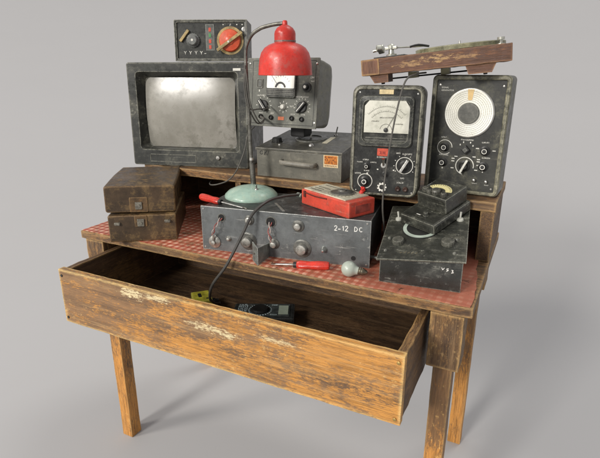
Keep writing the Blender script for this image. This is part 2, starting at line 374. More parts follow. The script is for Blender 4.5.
def tablecloth():
    t = NT('gingham_oilcloth')
    sep = t.new('ShaderNodeSeparateXYZ'); t.l.new(t.mapping((1, 1, 1), rot=(0, 0, 0.02)), sep.inputs[0])
    wob = t.math('MULTIPLY', t.math('SUBTRACT', t.noise(6, 3), 0.5), 0.020)
    def stripes(o):
        p = t.math('PINGPONG', t.math('ADD', o, wob), 0.0110)
        return t.ramp(p, 0.0044, 0.0066)
    a, b = stripes(sep.outputs[0]), stripes(sep.outputs[1])
    s2 = t.math('MULTIPLY', t.math('ADD', a, b), 0.5)
    c = t.mix(t.ramp(s2, 0, 0.5), (0.70, 0.42, 0.30), (0.50, 0.155, 0.095)); c = t.mix(t.ramp(s2, 0.5, 1.0), c, (0.34, 0.064, 0.038))
    n1 = t.noise(7, 7, 0.72); n2 = t.noise(26, 6, 0.75); n3 = t.noise(4.0, 6, 0.7, t.mapping((1, 1, 1), (4, 9, 0)))
    c = t.mix(t.math('MULTIPLY', t.ramp(n1, 0.44, 0.60), 0.7), c, (0.27, 0.080, 0.036))
    c = t.mix(t.math('MULTIPLY', t.ramp(n2, 0.50, 0.62), 0.8), c, (0.20, 0.085, 0.036))
    rgt = t.ramp(sep.outputs[0], 0.80, 1.04)
    c = t.mix(t.math('MULTIPLY', rgt, t.ramp(n3, 0.36, 0.56, 0.45, 0.95)), c, (0.36, 0.115, 0.068))
    bk = t.ramp(n2, 0.625, 0.66); c = t.mix(bk, c, (0.05, 0.022, 0.012))
    t.l.new(c, t.p.inputs['Base Color']); t.l.new(t.ramp(n1, 0.3, 0.7, 0.42, 0.75), t.p.inputs['Roughness'])
    t.bump(t.math('ADD', n2, t.math('MULTIPLY', s2, 0.2)), 0.3, 0.002)
    def edge(n, f): return [f(i / n) for i in range(n)]
    r = lambda a: random.uniform(-a, a)
    P = edge(60, lambda k: (0.004 + 1.188 * k, 0.0035 + r(.0018), 0)) + edge(30, lambda k: (1.193 - .030 * k + r(.0025) + .005 * math.sin(k * 9), 0.0035 + 0.518 * k, 0)) \
        + edge(20, lambda k: (1.163 - 1.158 * k, 0.522, 0)) + edge(26, lambda k: (0.005 + r(.002), 0.522 - 0.5185 * k, 0))
    mb = MB(); mb.loft([[V(p) for p in P], [V(p) + V((0, 0, 0.0016)) for p in P]])
    o = mb.build('tablecloth', t.m, loc=(0, 0, H + 0.0004))
    tag(o, 'worn red and white gingham oilcloth stuck on the tabletop', 'tablecloth')
tablecloth()
HC = H + 0.002   # top of the cloth

# ------------------------------------------------------------------ case at the left
def case():
    lea = paint('case_fibreboard', (0.058, 0.036, 0.019), (0.30, 0.175, 0.07), 0.45, dust=(0.23, 0.145, 0.055), dust_amt=0.75, scale=13, edge_w=0.006, edge_gain=6, bump=0.25, vary=.5, chips=.25)
    C = thing('carrying_case', 'brown fibreboard carrying case with rusty lock and its lid sitting askew', 'case', (0.1768, -0.0435, HC), 0.59)
    w, d, h = 0.1955, 0.280, 0.081
    b = MB(); b.loft([rr(0, w, 0, h, .004, .003, 3), rr(0, w, 0, h, .004, d, 3)]); b2 = MB()
    b2.loft([[V((p.x, p.y, p.z)) for p in rr(.003, w - .003, .003, h - .003, .004, 0, 3)], rr(0.0008, w - .0008, .0008, h - .0008, .004, .0012, 3), rr(0, w, 0, h, .004, .004, 3), rr(0, w, 0, h, .004, d - .004, 3), rr(.003, w - .003, .003, h - .003, .004, d, 3)])
    b.bm.free(); body = b2.build('case_body', lea, C)
    rust = paint('rusty_plate', (0.105, 0.062, 0.028), (0.27, 0.17, 0.075), 0.6, dust=(0.22, 0.115, 0.04), dust_amt=0.8, scale=30)
    slab(MB(), .076, .112, .046, .080, .002, -.002, .0005).build('lock_plate', rust, C)
    m = MB(); slab(m, .084, .104, .047, .070, .002, -.0055, -.002); m.lathe([(.004, 0), (.004, .003), (0, .003)], (.094, -.0055, .058), OUT, 14); m.build('lock', M['tarnish'], C)
    for u, v in ((.0266, .0565), (.1706, .0602)):
        m = MB(); slab(m, u - .009, u + .009, v - .0045, v + .0045, .003, -.004, .0005); m.lathe([(.0045, 0), (.0038, .003), (0, .0035)], (u + .004, -.004, v), OUT, 14)
        m.build('latch', M['tarnish'], C)
    # lid : sits a little askew
    L = bpy.data.objects.new('tmp', None)
    w2, d2, h2 = 0.2015, 0.291, 0.080
    m = MB(); N = 14; loops = []
    for (ins, y) in ((.004, 0), (.001, .0012), (0, .004), (0, d2 * .3), (0, d2 * .6), (0, d2 - .004), (.003, d2)):
        l = rr(ins, w2 - ins, ins * .6, h2 - ins * .9, .007, y, 4)
        for p in l:
            if p.z > h2 * .6: p.z += 0.0035 * math.sin(y * 21 + p.x * 9) * min(1, y / .05)
            if p.x < .02: p.x += 0.004 * math.sin(y * 30)
        loops.append(l)
    m.loft(loops)
    Mx = Matrix.Rotation(0.0308, 4, 'Z') @ Matrix.Rotation(0.02, 4, 'Y')
    base = Matrix.Rotation(-0.59, 4, 'Z') @ V((0.1629 - 0.1768, -0.0357 + 0.0435, 0))
    o = m.build('lid', lea, C, (base.x, base.y, 0.0865), Mx.to_euler())
    slab(MB(), .070, .122, .001, .046, .003, -.0018, .0005).build('lock_plate', rust, o)
    m = MB(); slab(m, .086, .106, .010, .032, .002, -.005, -.0017); m.lathe([(.005, 0), (.005, .002), (0, .002)], (.096, -.005, .021), OUT, 14); m.build('hasp', M['tarnish'], o)
case()

# ------------------------------------------------------------------ monitor
def monitor():
    shell = paint('monitor_shell', (0.0248, 0.0265, 0.0230), (.44, .43, .35), 0.42, dust=(0.17, 0.165, 0.125), dust_amt=0.55, scale=6.5, edge_gain=6, vary=0.5, chips=.3)
    T = thing('crt_monitor', 'dark grey tube monitor with blank dusty screen at the left end of the shelf', 'monitor', (-0.0093, 0.2691, HS), 0.2642)
    P = -0.0343; R = (P, 0, 0); w, h = 0.4235, 0.345
    m = MB()
    m.loft([rr(.055, .368, .068, .292, .012, .036), rr(.050, .373, .064, .297, .014, .034), rr(.034, .389, .058, .312, .012, .006), rr(.031, .392, .055, .315, .012, .001), rr(.004, w - .004, .004, h - .004, .006, 0),
            rr(.001, w - .001, .001, h - .001, .008, .0015), rr(0, w, 0, h, .008, .005), rr(0, w, 0, h, .008, .19), rr(.006, w - .006, .004, h - .006, .01, .20), rr(.03, w - .03, .02, h - .02, .02, .235), rr(.09, w - .09, .06, h - .07, .02, .33)], False, True)
    m.xf(Matrix.Rotation(P, 4, 'X')).clamp_z(0.001)
    m.build('housing', shell, T)
    # curved glass
    t = NT('crt_glass'); n = t.noise(5, 7, 0.7); n2 = t.noise(22, 6, 0.75)
    c = t.mix(t.ramp(n, 0.38, 0.62), (0.19, 0.18, 0.15), (0.28, 0.268, 0.235)); c = t.mix(t.math('MULTIPLY', t.math('MULTIPLY', t.ramp(n2, 0.50, 0.62), t.ramp(n, 0.40, 0.58)), 0.6), c, (0.085, 0.08, 0.055))
    t.l.new(c, t.p.inputs['Base Color']); t.l.new(t.ramp(n2, 0.35, 0.65, 0.24, 0.38), t.p.inputs['Roughness']); t.p.inputs['Specular IOR Level'].default_value = 0.75
    m = MB(); NX, NZ = 28, 22; u0, u1, v0, v1 = .050, .373, .064, .297; vs = []
    for j in range(NZ + 1):
        for i in range(NX + 1):
            a, b = i / NX * 2 - 1, j / NZ * 2 - 1
            vs.append((u0 + (u1 - u0) * (a + 1) / 2, .030 - .010 * (1 - a ** 4) - .013 * (1 - b * b) + .008, v0 + (v1 - v0) * (b + 1) / 2))
    m.add(vs, [(j * (NX + 1) + i, j * (NX + 1) + i + 1, (j + 1) * (NX + 1) + i + 1, (j + 1) * (NX + 1) + i) for j in range(NZ) for i in range(NX)], True)
    m.build('screen', t.m, T, rot=R)
    frame(MB(), .065, .235, .014, .040, .002, .0012, -.0009, .001, .0003).build('control_flap', shell, T, rot=R)
    m = MB(); m.lathe([(.0075, 0), (.0075, .004), (.006, .006), (0, .0065)], (.316, 0, .034), OUT, 20); m.build('power_button', M['metal'], T, rot=R)
    slab(MB(), .378, .404, .318, .326, .0008, -.0008, .0005, .0003).build('badge', M['white_print'], T, rot=R)
monitor()

# ------------------------------------------------------------------ control box on the monitor
def control_box():
    T = thing('control_box', 'small black control box with a large orange dial, on top of the tube monitor', 'control box', (0.127, 0.37, 1.3185), 0.4122)
    P = -0.0773; R = (P, 0, 0); w, h = .2467, .1323
    m = MB(); o = lambda d, y: rr(d, w - d, d, h - d, .003, y)
    m.loft([o(.009, .007), o(.0085, .001), o(.002, 0), o(.0005, .0008), o(0, .003), o(0, .10), o(.003, .103)], False, True)
    m.xf(Matrix.Rotation(P, 4, 'X')).clamp_z(0.0005)
    m.build('housing', paint('control_box_shell', (0.0327, 0.0345, 0.0298), (.44, .43, .35), 0.42, scale=10, dust=(.2, .19, .15), dust_amt=.4), T)
    slab(MB(), .0086, w - .0086, .0086, h - .0086, .001, .0055, .012, .0003).build('front_panel', paint('control_panel', (0.0160, 0.0176, 0.0144), (0.2, 0.2, 0.17), 0.45, scale=14, dust=(.11, .11, .085), edge_gain=0, dust_amt=.4), T, rot=R)
    y = .0055
    tan = paint('tan_bar', (0.33, 0.24, 0.095), (0.45, 0.36, 0.2), 0.5, scale=40, edge_gain=0)
    ora = paint('orange_dial_paint', (0.54, 0.068, 0.022), (0.62, 0.26, 0.12), 0.4, scale=22, edge_w=.002, vary=.25, dust=(0.4, .12, .05), dust_amt=.35)
    k = MB(); k.lathe([(.022, 0), (.022, .005), (.017, .008), (.0165, .014), (.0135, .017), (0, .017)], (.0631, y, .0667), OUT, 36, True, .03).build('small_knob', paint('grey_knob', (.11, .115, .11), (.35, .35, .33), .4, scale=30, edge_w=.002), T, rot=R)
    d = MB(); d.lathe([(.004, 0), (.004, .001), (0, .0012)], (.0631, y - .017, .0667), OUT, 12).build('knob_mark', M['white_print'], T, rot=R)
    m = MB(); a = math.atan2(.0355, .0291); mm = Matrix.Translation((.0345, y, .0817)) @ Matrix.Rotation(-a, 4, 'Y')
    m.box(-.023, .023, -.008, 0, -.0045, .0045, .0012, mm); m.build('lever', tan, T, rot=R)
    s = MB(); slab(s, .106, .1352, .0349, .1177, .001, y - .0012, y, .0003); s.build('indicator_strip', paint('strip_grey', (.09, .095, .085), (.3, .3, .27), .5, scale=40), T, rot=R)
    for i, (v, mt) in enumerate(((.101, 'red_print'), (.083, 'green_print'), (.064, 'red_print'), (.046, 'red_print'))):
        m = MB(); slab(m, .1165, .1245, v - .006, v + .006, .001, y - .0022, y - .0012, .0003); m.build('indicator', M[mt], T, rot=R)
    m = MB(); ring(m, .1885, .0662, .036, .045, y - .0008, n=60); m.build('dial_ring', tan, T, rot=R)
    k = MB(); k.lathe([(.036, 0), (.036, .006), (.033, .010), (.014, .012), (.0135, .0155), (.010, .017), (0, .017)], (.1885, y, .0662), OUT, 48).build('orange_dial', ora, T, rot=R)
    m = MB(); a = math.atan2(.0564, .0828); mm = Matrix.Translation((.189, y - .0185, .0625)) @ Matrix.Rotation(-a, 4, 'Y')
    m.box(-.051, .051, -.003, .006, -.0048, .0048, .0012, mm); b = m.build('pointer_bar', tan, T, rot=R)
    m = MB(); m.lathe([(.0035, 0), (.003, .001), (0, .0012)], (.186, y - .0215, .0605), OUT, 12); m.build('pivot_screw', M['white_print'], T, rot=R)
    m = MB()
    for u in (.166, .190, .212, .230): stroke(m, u - .002, .1165, u + .002, .1165, .0032, y - .0006)
    stroke(m, .188, .113, .192, .119, .0022, y - .0006)
    for u in (.030, .048, .067, .085):
        stroke(m, u, .033, u + .004, .028, .0017, y - .0006); stroke(m, u + .008, .033, u + .004, .028, .0017, y - .0006); stroke(m, u + .004, .028, u + .004, .023, .0017, y - .0006)
    stroke(m, .099, .0255, .1055, .0255, .0015, y - .0006)
    m.build('lettering', M['white_print'], T, rot=R)
    m = MB(); m.lathe([(.0075, 0), (.0075, .0025), (.005, .003), (.0045, .0012), (0, .0012)], (.2361, y, .1016), OUT, 20); m.build('screw', M['metal'], T, rot=R)
control_box()

# ------------------------------------------------------------------ grey box with carrying handle (wavemeter)
def wavemeter():
    gp = paint('wavemeter_paint', (0.1150, 0.1104, 0.0902), (0.36, 0.33, 0.26), 0.5, scale=8, dust=(.24, .22, .17), dust_amt=.4, vary=.25, edge_w=.003)
    T = thing('wavemeter', 'flat grey instrument box with front handle and orange sticker behind the lamp', 'instrument', (0.4801, 0.3011, HS + .0005), 0.0611)
    w, d, h = .2804, .262, .0897
    tilt = 0.0932
    m = MB(); m.add([(0, .003, 0), (w, .003, 0), (w, d, 0), (0, d, 0), (0, .003, h - .008), (w, .003, h - .008), (w, d, h - .008 + d * tilt), (0, d, h - .008 + d * tilt)], [(0, 1, 2, 3), (4, 5, 6, 7), (0, 1, 5, 4), (1, 2, 6, 5), (2, 3, 7, 6), (3, 0, 4, 7)])
    bmesh.ops.bevel(m.bm, geom=list(m.bm.edges), offset=.0015, segments=2, profile=.6, affect='EDGES')
    m.build('housing', gp, T)
    tp = paint('wavemeter_lid_paint', (0.0638, 0.0620, 0.0527), (0.36, 0.34, 0.28), 0.45, scale=9, dust=(.2, .19, .15), dust_amt=.45, vary=.3, edge_w=.003)
    lid = MB(); lid.box(-.003, w + .003, -.002, d + .002, -.007, .0008, .0018); o = lid.build('top_panel', tp, T, (0, 0, h), (tilt, 0, 0))
    RT = (tilt, 0, 0); L = (0, 0, h)
    m = MB(); UPA = (0, 0, 1)
    m.lathe([(.052, .0008), (.052, .004), (.049, .0055), (.036, .0055), (.034, .002), (0, .002)], (.1255, .1504, 0), UPA, 48); m.build('dial', paint('wave_dial', (.06, .06, .055), (.3, .3, .27), .4, scale=20), T, L, RT)
    m = MB(); m.lathe([(.004, 0), (.003, .012), (.002, .016), (0, .016)], (.1255, .1504, .0015), UPA, 12); m.build('dial_pin', M['metal'], T, L, RT)
    m = MB(); m.lathe(knob_prof(.018, .014), (.0332, .0835, .0008), UPA, 28, True, .03); m.build('knob', M['black'], T, L, RT)
    m = MB(); m.lathe([(.007, 0), (.006, .004), (0, .004)], (.190, .2141, .0008), UPA, 14); m.tube([(.190, .214, .004), (.196, .216, .030)], .0022, 8, 0); m.build('toggle_switch', M['metal'], T, L, RT)
    m = MB(); m.lathe([(.009, 0), (.007, .004), (.003, .008), (0, .009)], (.1608, .0612, .0008), UPA, 16); m.build('terminal', M['metal'], T, L, RT)
    m = MB(); m.lathe([(.005, 0), (.004, .004), (0, .004)], (.06, .045, .0008), UPA, 16); m.build('terminal', M['metal'], T, L, RT)
    m = MB(); m.box(.183, .200, .10, .185, .0005, .0018, .0004); m.build('scale_plate', plain('cream_plate', (.55, .5, .36), .5), T, L, RT)
    # handle
    m = MB(); hp = [(.088, .003, .053), (.089, -.014, .0525), (.10, -.021, .052), (.145, -.023, .0508), (.188, -.021, .0495), (.199, -.014, .049), (.2, .003, .049)]
    m.tube(hp, .0052, 8, 5)
    for v in m.bm.verts: v.co.z = .051 + (v.co.z - .051) * 1.35
    m.build('handle', paint('handle_paint', (.17, .16, .135), (.36, .33, .26), .5, scale=20), T)
    s = MB(); slab(s, .2239, .2703, .044, .081, .0005, .0022, .0035, .0002); stk = s.build('sticker', plain('sticker_cream', (.62, .50, .30), .6), T)
    s = MB(); slab(s, .2270, .2675, .0535, .0790, .0005, .0016, .0022, .0002); s.build('sticker_panel', plain('sticker_orange', (.62, .20, .02), .6), stk)
    m = MB()
    for i in range(4): 
        u = .2285 + i * .0098; scribble(m, u, .0555, .0085, .0062, .0011, .0017); scribble(m, u, .0635, .0085, .0062, .0011, .0017); scribble(m, u, .0715, .0085, .0060, .0011, .0017)
    scribble(m, .227, .0470, .04, .0035, .0017); m.build('sticker_lettering', plain('sticker_ink', (.24, .07, .01), .6), stk)
    m = MB(); ring(m, .0165, .0745, .0042, .0062, .0022, .7, 5.4, 20)
    for k in range(3): stroke(m, .026 + k * .0055, .067, .029 + k * .0055, .081, .0016, .0022)
    stroke(m, .0165, .073, .0215, .073, .0016, .0022); stroke(m, .026, .068, .034, .081, .0016, .0022)
    m.build('lettering', M['black'], T)
wavemeter()

# ------------------------------------------------------------------ grey valve voltmeter behind the lamp
def voltmeter():
    T = thing('valve_voltmeter', 'grey valve voltmeter half hidden by the red lamp shade, propped on the grey handled box', 'meter', (0.4094, 0.355, 1.1214), -0.0235)
    P = -0.1273; R = (P, 0, 0); w, h = .2525, .2075
    cas = paint('voltmeter_case', (.15, .15, .13), (.42, .40, .3), .45, scale=7, dust=(.34, .33, .2), dust_amt=.4, vary=.2)
    pan = paint('voltmeter_panel', (0.0892, 0.0918, 0.0765), (.38, .37, .31), .48, scale=9, dust=(.24, .235, .19), dust_amt=.35, vary=.22, edge_w=.003)
    m = MB(); o = lambda d, y, r=.02: rr(.004 + d, w - .004 - d, .003 + d, h - .003 - d, r, y)
    m.loft([o(0, .004, .006), o(0, .05, .01), o(0.001, .10, .02), o(.008, .122, .03), o(.022, .130, .03)]); m.xf(Matrix.Rotation(P, 4, 'X')); m.build('housing', cas, T)
    m = MB(); slab(m, 0, w, 0, h, .003, 0, .005, .0012); m.build('front_panel', pan, T, rot=R)
    f = MB(); frame(f, .020, w - .010, .008, h - .008, .002, .0016, -.0006, .0006, .0003); f.build('panel_line', M['black'], T, rot=R)
    f = MB(); slab(f, .0772, .1798, .089, .166, .007, -.010, .0005, .0025); mt = f.build('meter_body', paint('meter_bakelite', (0.0315, 0.0329, 0.0301), (.25, .25, .22), .3, scale=20, dust_amt=.25), T, rot=R)
    s = MB(); slab(s, .0805, .1768, .1165, .162, .003, -.0112, -.009, .0003); s.build('meter_scale', plain('meter_white', (.82, .82, .76), .4, vary=.05), mt)
    m = MB(); ring(m, .129, .1165, .0135, .0195, -.0118, .15, PI - .15, 24); stroke(m, .121, .124, .096, .155, .0011, -.0121)
    for a in range(9): th = PI * (.2 + .6 * a / 8); stroke(m, .129 + .034 * math.cos(th), .1165 + .034 * math.sin(th), .129 + .039 * math.cos(th), .1165 + .039 * math.sin(th), .0008, -.0118)
    text(m, 'V', .127, .152, .005, -.0118); m.build('meter_marks', M['black'], mt)
    m = MB()
    for v in (.096, .101, .106, .111): slab(m, .082, .175, v, v + .0022, .0005, -.0114, -.0098, .0003)
    m.build('meter_cover_rib', M['gunmetal'], mt)
    m = MB(); frame(m, .038, .060, .117, .145, .002, .003, -.003, .0005, .0008); slab(m, .043, .055, .122, .140, .001, -.002, .0005, .0005); m.build('rocker_switch', M['gunmetal'], T, rot=R)
    m = MB(); m.lathe(skirt_prof(.0145, .016), (.2154, 0, .1221), OUT, 28); k = m.build('knob', M['black'], T, rot=R); disc(MB(), .2154, .1221, .0045, -.0168, -.015).build('knob_cap', M['white_print'], k)
    for (u, v, a) in ((.0659, .0643, -.9), (.2023, .0629, .85)):
        m = MB(); m.lathe([(.0165, 0), (.0165, .004), (.014, .006), (0, .006)], (u, 0, v), OUT, 28); mm = Matrix.Translation((u, 0, v)) @ Matrix.Rotation(-a, 4, 'Y'); m.box(-.021, .021, -.016, -.004, -.0055, .0055, .002, mm); k = m.build('pointer_knob', M['black'], T, rot=R)
        mm2 = MB(); mm2.box(-.018, .018, -.0166, -.0155, -.0012, .0012, 0, mm); mm2.build('knob_line', M['white_print'], k)
    m = MB(); m.lathe([(.009, 0), (.008, .008), (.006, .011), (0, .011)], (.137, 0, .0618), OUT, 20); m.build('zero_knob', M['white_print'], T, rot=R)
    for u, v in ((.0578, .0298), (.0952, .0283), (.1696, .0286), (.2040, .0271)):
        m = MB(); m.lathe([(.0075, 0), (.0075, .005), (.005, .008), (.004, .003), (0, .003)], (u, 0, v), OUT, 18); k = m.build('jack', M['black'], T, rot=R)
    slab(MB(), .120, .141, .0215, .032, .001, -.001, .0005, .0003).build('orange_label', plain('voltmeter_orange', (.62, .17, .07), .5), T, rot=R)
    for u, v in ((.008, .022), (.009, .19), (w - .008, .19), (w - .006, .018)):
        m = MB(); m.lathe([(.0038, 0), (.003, .0016), (0, .002)], (u, 0, v), OUT, 12); m.build('screw', M['chrome'], T, rot=R)
    m = MB(); y = -.0007
    for c, n, r in (((.2023, .0629), 11, .0235), ((.0659, .0643), 9, .0235)):
        for i in range(n):
            a = -.5 + i * (PI + 1) / (n - 1); stroke(m, c[0] + r * math.cos(a), c[1] + r * math.sin(a), c[0] + (r + .005) * math.cos(a), c[1] + (r + .005) * math.sin(a), .0014, y)
    for i in range(8):
        a = i * PI / 4; stroke(m, .137 + .013 * math.cos(a), .0618 + .013 * math.sin(a), .137 + .018 * math.cos(a), .0618 + .018 * math.sin(a), .002, y)
    scribble(m, .17, .0915, .055, .0038, y); scribble(m, .04, .093, .03, .0038, y); scribble(m, .16, .0625, .016, .004, y); scribble(m, .225, .148, .014, .0045, y); scribble(m, .228, .138, .012, .003, y); stroke(m, .0475, .106, .0475, .112, .0035, y)
    for u in (.05, .09, .165, .2): scribble(m, u, .0395, .016, .003, y)
    m.build('lettering', M['white_print'], T, rot=R)
    # black prop foot under the case
    m = MB(); zt = .0897 + HS - 1.1214 + .012
    m.box(.135, .185, .055, .115, -.036, .004, .006); m.build('prop_foot', M['rubber'], T)
voltmeter()

# ------------------------------------------------------------------ two upright test instruments at the right
def valve_tester():
    T = thing('valve_tester', 'black upright tester with a big rectangular meter and a red tag below it', 'meter', (0.8262, 0.210, HS + .0005), 0.15)
    P = -0.0435; R = (P, 0, 0); w, h = .1844, .2865; RX = Matrix.Rotation(P, 4, 'X')
    cas = paint('tester_case', (0.0179, 0.0190, 0.0161), (.48, .46, .36), .35, scale=8, dust=(.17, .17, .13), dust_amt=.35, edge_gain=8, edge_w=.008)
    pan = paint('tester_panel', (0.0115, 0.0121, 0.0109), (.16, .16, .14), .42, scale=14, dust=(.09, .09, .075), dust_amt=.45, edge_gain=0)
    m = MB(); o = lambda d, y, r=.022: rr(d, w - d, d * .7, h - d, r, y)
    m.loft([o(.012, .002, .014), o(.011, -.001, .014), o(.009, -.003, .016), o(.004, -.001), o(.001, .004), o(0, .010), o(0, .075), o(.003, .09), o(.012, .10)], False, True)
    m.xf(RX).clamp_z(0.0); m.build('housing', cas, T)
    slab(MB(), .0118, w - .0118, .008, h - .0118, .014, .0005, .006, .0003).build('front_panel', pan, T, rot=R)
    f = MB(); o = lambda d, y, r=.014: rr(.0203 + d, .1595 - d, .132 + d, .2605 - d, r, y)
    f.loft([o(0, .0005), o(0, -.006), o(.002, -.009), o(.011, -.010), o(.0125, -.007, .012), o(.0125, -.003, .012)], False, True)
    bez = f.build('meter_bezel', paint('tester_bezel', (0.0300, 0.0315, 0.0277), (.3, .3, .25), .3, scale=20, dust_amt=.3, edge_w=.003), T, rot=R)
    s = MB(); L = lambda y, d=0: [V((x, y, z)) for x, z in ((.0357 + d, .168), (.1506 - d, .168), (.1506 - d, .232), (.139, .2485 - d), (.047, .2485 - d), (.0357 + d, .235))]
    s.loft([L(-.0035), L(-.0095), L(-.0105, .001)]); 
    t = NT('tester_dial'); n = t.noise(18, 7, .75); n2 = t.noise(6, 5)
    c = t.mix(t.ramp(n, .45, .62), (.62, .61, .53), (.42, .42, .35)); c = t.mix(t.math('MULTIPLY', t.ramp(n2, .5, .65), .4), c, (.3, .3, .24)); t.l.new(c, t.p.inputs['Base Color']); t.p.inputs['Roughness'].default_value = .35
    s.build('meter_scale', t.m, bez)
    m = MB(); y = -.0110; cu, cv = .0925, .1755
    ring(m, cu, cv, .0145, .0157, y, .1, PI - .1, 24); stroke(m, cu, cv, .115, .2162, .0011, y - .0012)
    for rr_, n in ((.062, 25), (.050, 19)):
        ring(m, cu, cv - .004, rr_, rr_ + .0006, y, .75, PI - .75, 30)
        for i in range(n):
            a = .75 + (PI - 1.5) * i / (n - 1); stroke(m, cu + rr_ * math.cos(a), cv - .004 + rr_ * math.sin(a), cu + (rr_ + (.005 if i % 4 == 0 else .0028)) * math.cos(a), cv - .004 + (rr_ + (.005 if i % 4 == 0 else .0028)) * math.sin(a), .0006, y)
    scribble(m, .075, .205, .04, .003, y); scribble(m, .055, .196, .02, .0025, y); scribble(m, .11, .19, .025, .0025, y)
    m.build('meter_marks', plain('faded_ink', (.16, .155, .13), .6), bez)
    m = MB(); m.lathe([(.006, 0), (.005, .004), (0, .005)], (cu, -.0105, cv), OUT, 18); m.build('needle_pivot', M['black'], bez)
    m = MB()
    for v in (.1405, .147, .1535): slab(m, .040, .148, v, v + .0022, .001, -.0055, -.0035, .0004)
    m.build('bezel_rib', M['gunmetal'], bez)
    s = MB(); slab(s, .0696, .1057, .2640, .2765, .0008, -.0012, .0008, .0003); s.build('maker_plate', plain('maker_plate_tan', (.55, .44, .24), .45, vary=.3, scale=90), T, rot=R)
    s = MB(); slab(s, .0726, .1012, .108, .1275, .0015, -.0028, .0008, .0006); rt = s.build('red_tag', plain('red_tag', (.50, .065, .03), .5, vary=.35, scale=60), T, rot=R)
    m = MB(); scribble(m, .078, .113, .02, .007, -.0033); m.build('red_tag_print', plain('tag_ink', (.3, .03, .02), .6), rt)
    def kn(u, v, r, hh, cap=True, name='knob'):
        m = MB(); m.lathe(skirt_prof(r, hh), (u, .0005, v), OUT, 28); k = m.build(name, M['black'], T, rot=R)
        if cap: m = MB(); ring(m, u, v, r * .34, r * .46, .0005 - hh - .0004, n=24); m.build('knob_ring', M['white_print'], k)
        return k
    kn(.0434, .0386, .0135, .016); kn(.0470, .079, .0095, .013)
    k = kn(.145, .0855, .0135, .014, False, 'range_knob'); m = MB(); mm = Matrix.Translation((.145, 0, .0855)) @ Matrix.Rotation(-1.05, 4, 'Y'); m.box(-.018, .018, -.018, -.004, -.0035, .0035, .0012, mm); m.build('knob_bar', M['chrome'], k)
    m = MB(); m.lathe([(.008, 0), (.007, .005), (0, .006)], (.0912, .0005, .084), OUT, 16); m.tube([(.0912, -.004, .084), (.0912, -.014, .102)], lambda q: .0032 + .0012 * q, 10, 0); m.build('lever_switch', M['chrome'], T, rot=R)
    kn(.096, .060, .008, .012, False)
    m = MB(); y = -.0002
    ring(m, .0434, .0386, .0185, .0202, y); ring(m, .145, .0855, .0205, .0222, y); 
    ring(m, .0897, .0251, .0068, .0098, y, n=32)
    for i in range(9): a = i * 2 * PI / 9; stroke(m, .0897 + .0095 * math.cos(a), .0251 + .0095 * math.sin(a), .0897 + .0125 * math.cos(a), .0251 + .0125 * math.sin(a), .004, y)
    for i in range(9): a = -.6 + i * (PI + 1.2) / 8; stroke(m, .145 + .0255 * math.cos(a), .0855 + .0255 * math.sin(a), .145 + .0285 * math.cos(a), .0855 + .0285 * math.sin(a), .0014, y)
    scribble(m, .036, .0945, .016, .003, y); scribble(m, .020, .0880, .016, .0026, y); scribble(m, .056, .0885, .018, .0026, y); scribble(m, .040, .0655, .014, .0028, y); scribble(m, .012 + .004, .0575, .018, .003, y)
    scribble(m, .072, .103, .03, .0032, y); scribble(m, .138, .114, .026, .0034, y); scribble(m, .122, .1155, .011, .003, y); scribble(m, .128, .0380, .02, .0032, y); scribble(m, .136, .0505, .012, .003, y)
    for u, v in ((.074, .072), (.116, .072), (.036, .0150), (.047, .060), (.172, .018)): stroke(m, u, v, u + .004, v, .003, y)
    m.build('lettering', M['white_print'], T, rot=R)
    for u in (.1317, .1513):
        m = MB(); m.lathe([(.0068, 0), (.0065, .006), (.0045, .008), (0, .005)], (u, .0005, .0235), OUT, 18); m.build('jack', plain('brown_jack', (.05, .025, .018), .5), T, rot=R)
    for u, v in ((.020, .268), (.166, .266), (.020, .013), (.168, .0145)):
        m = MB(); m.lathe([(.0028, 0), (.002, .001), (0, .0012)], (u, .0005, v), OUT, 10); m.build('screw', M['chrome'], T, rot=R)
valve_tester()

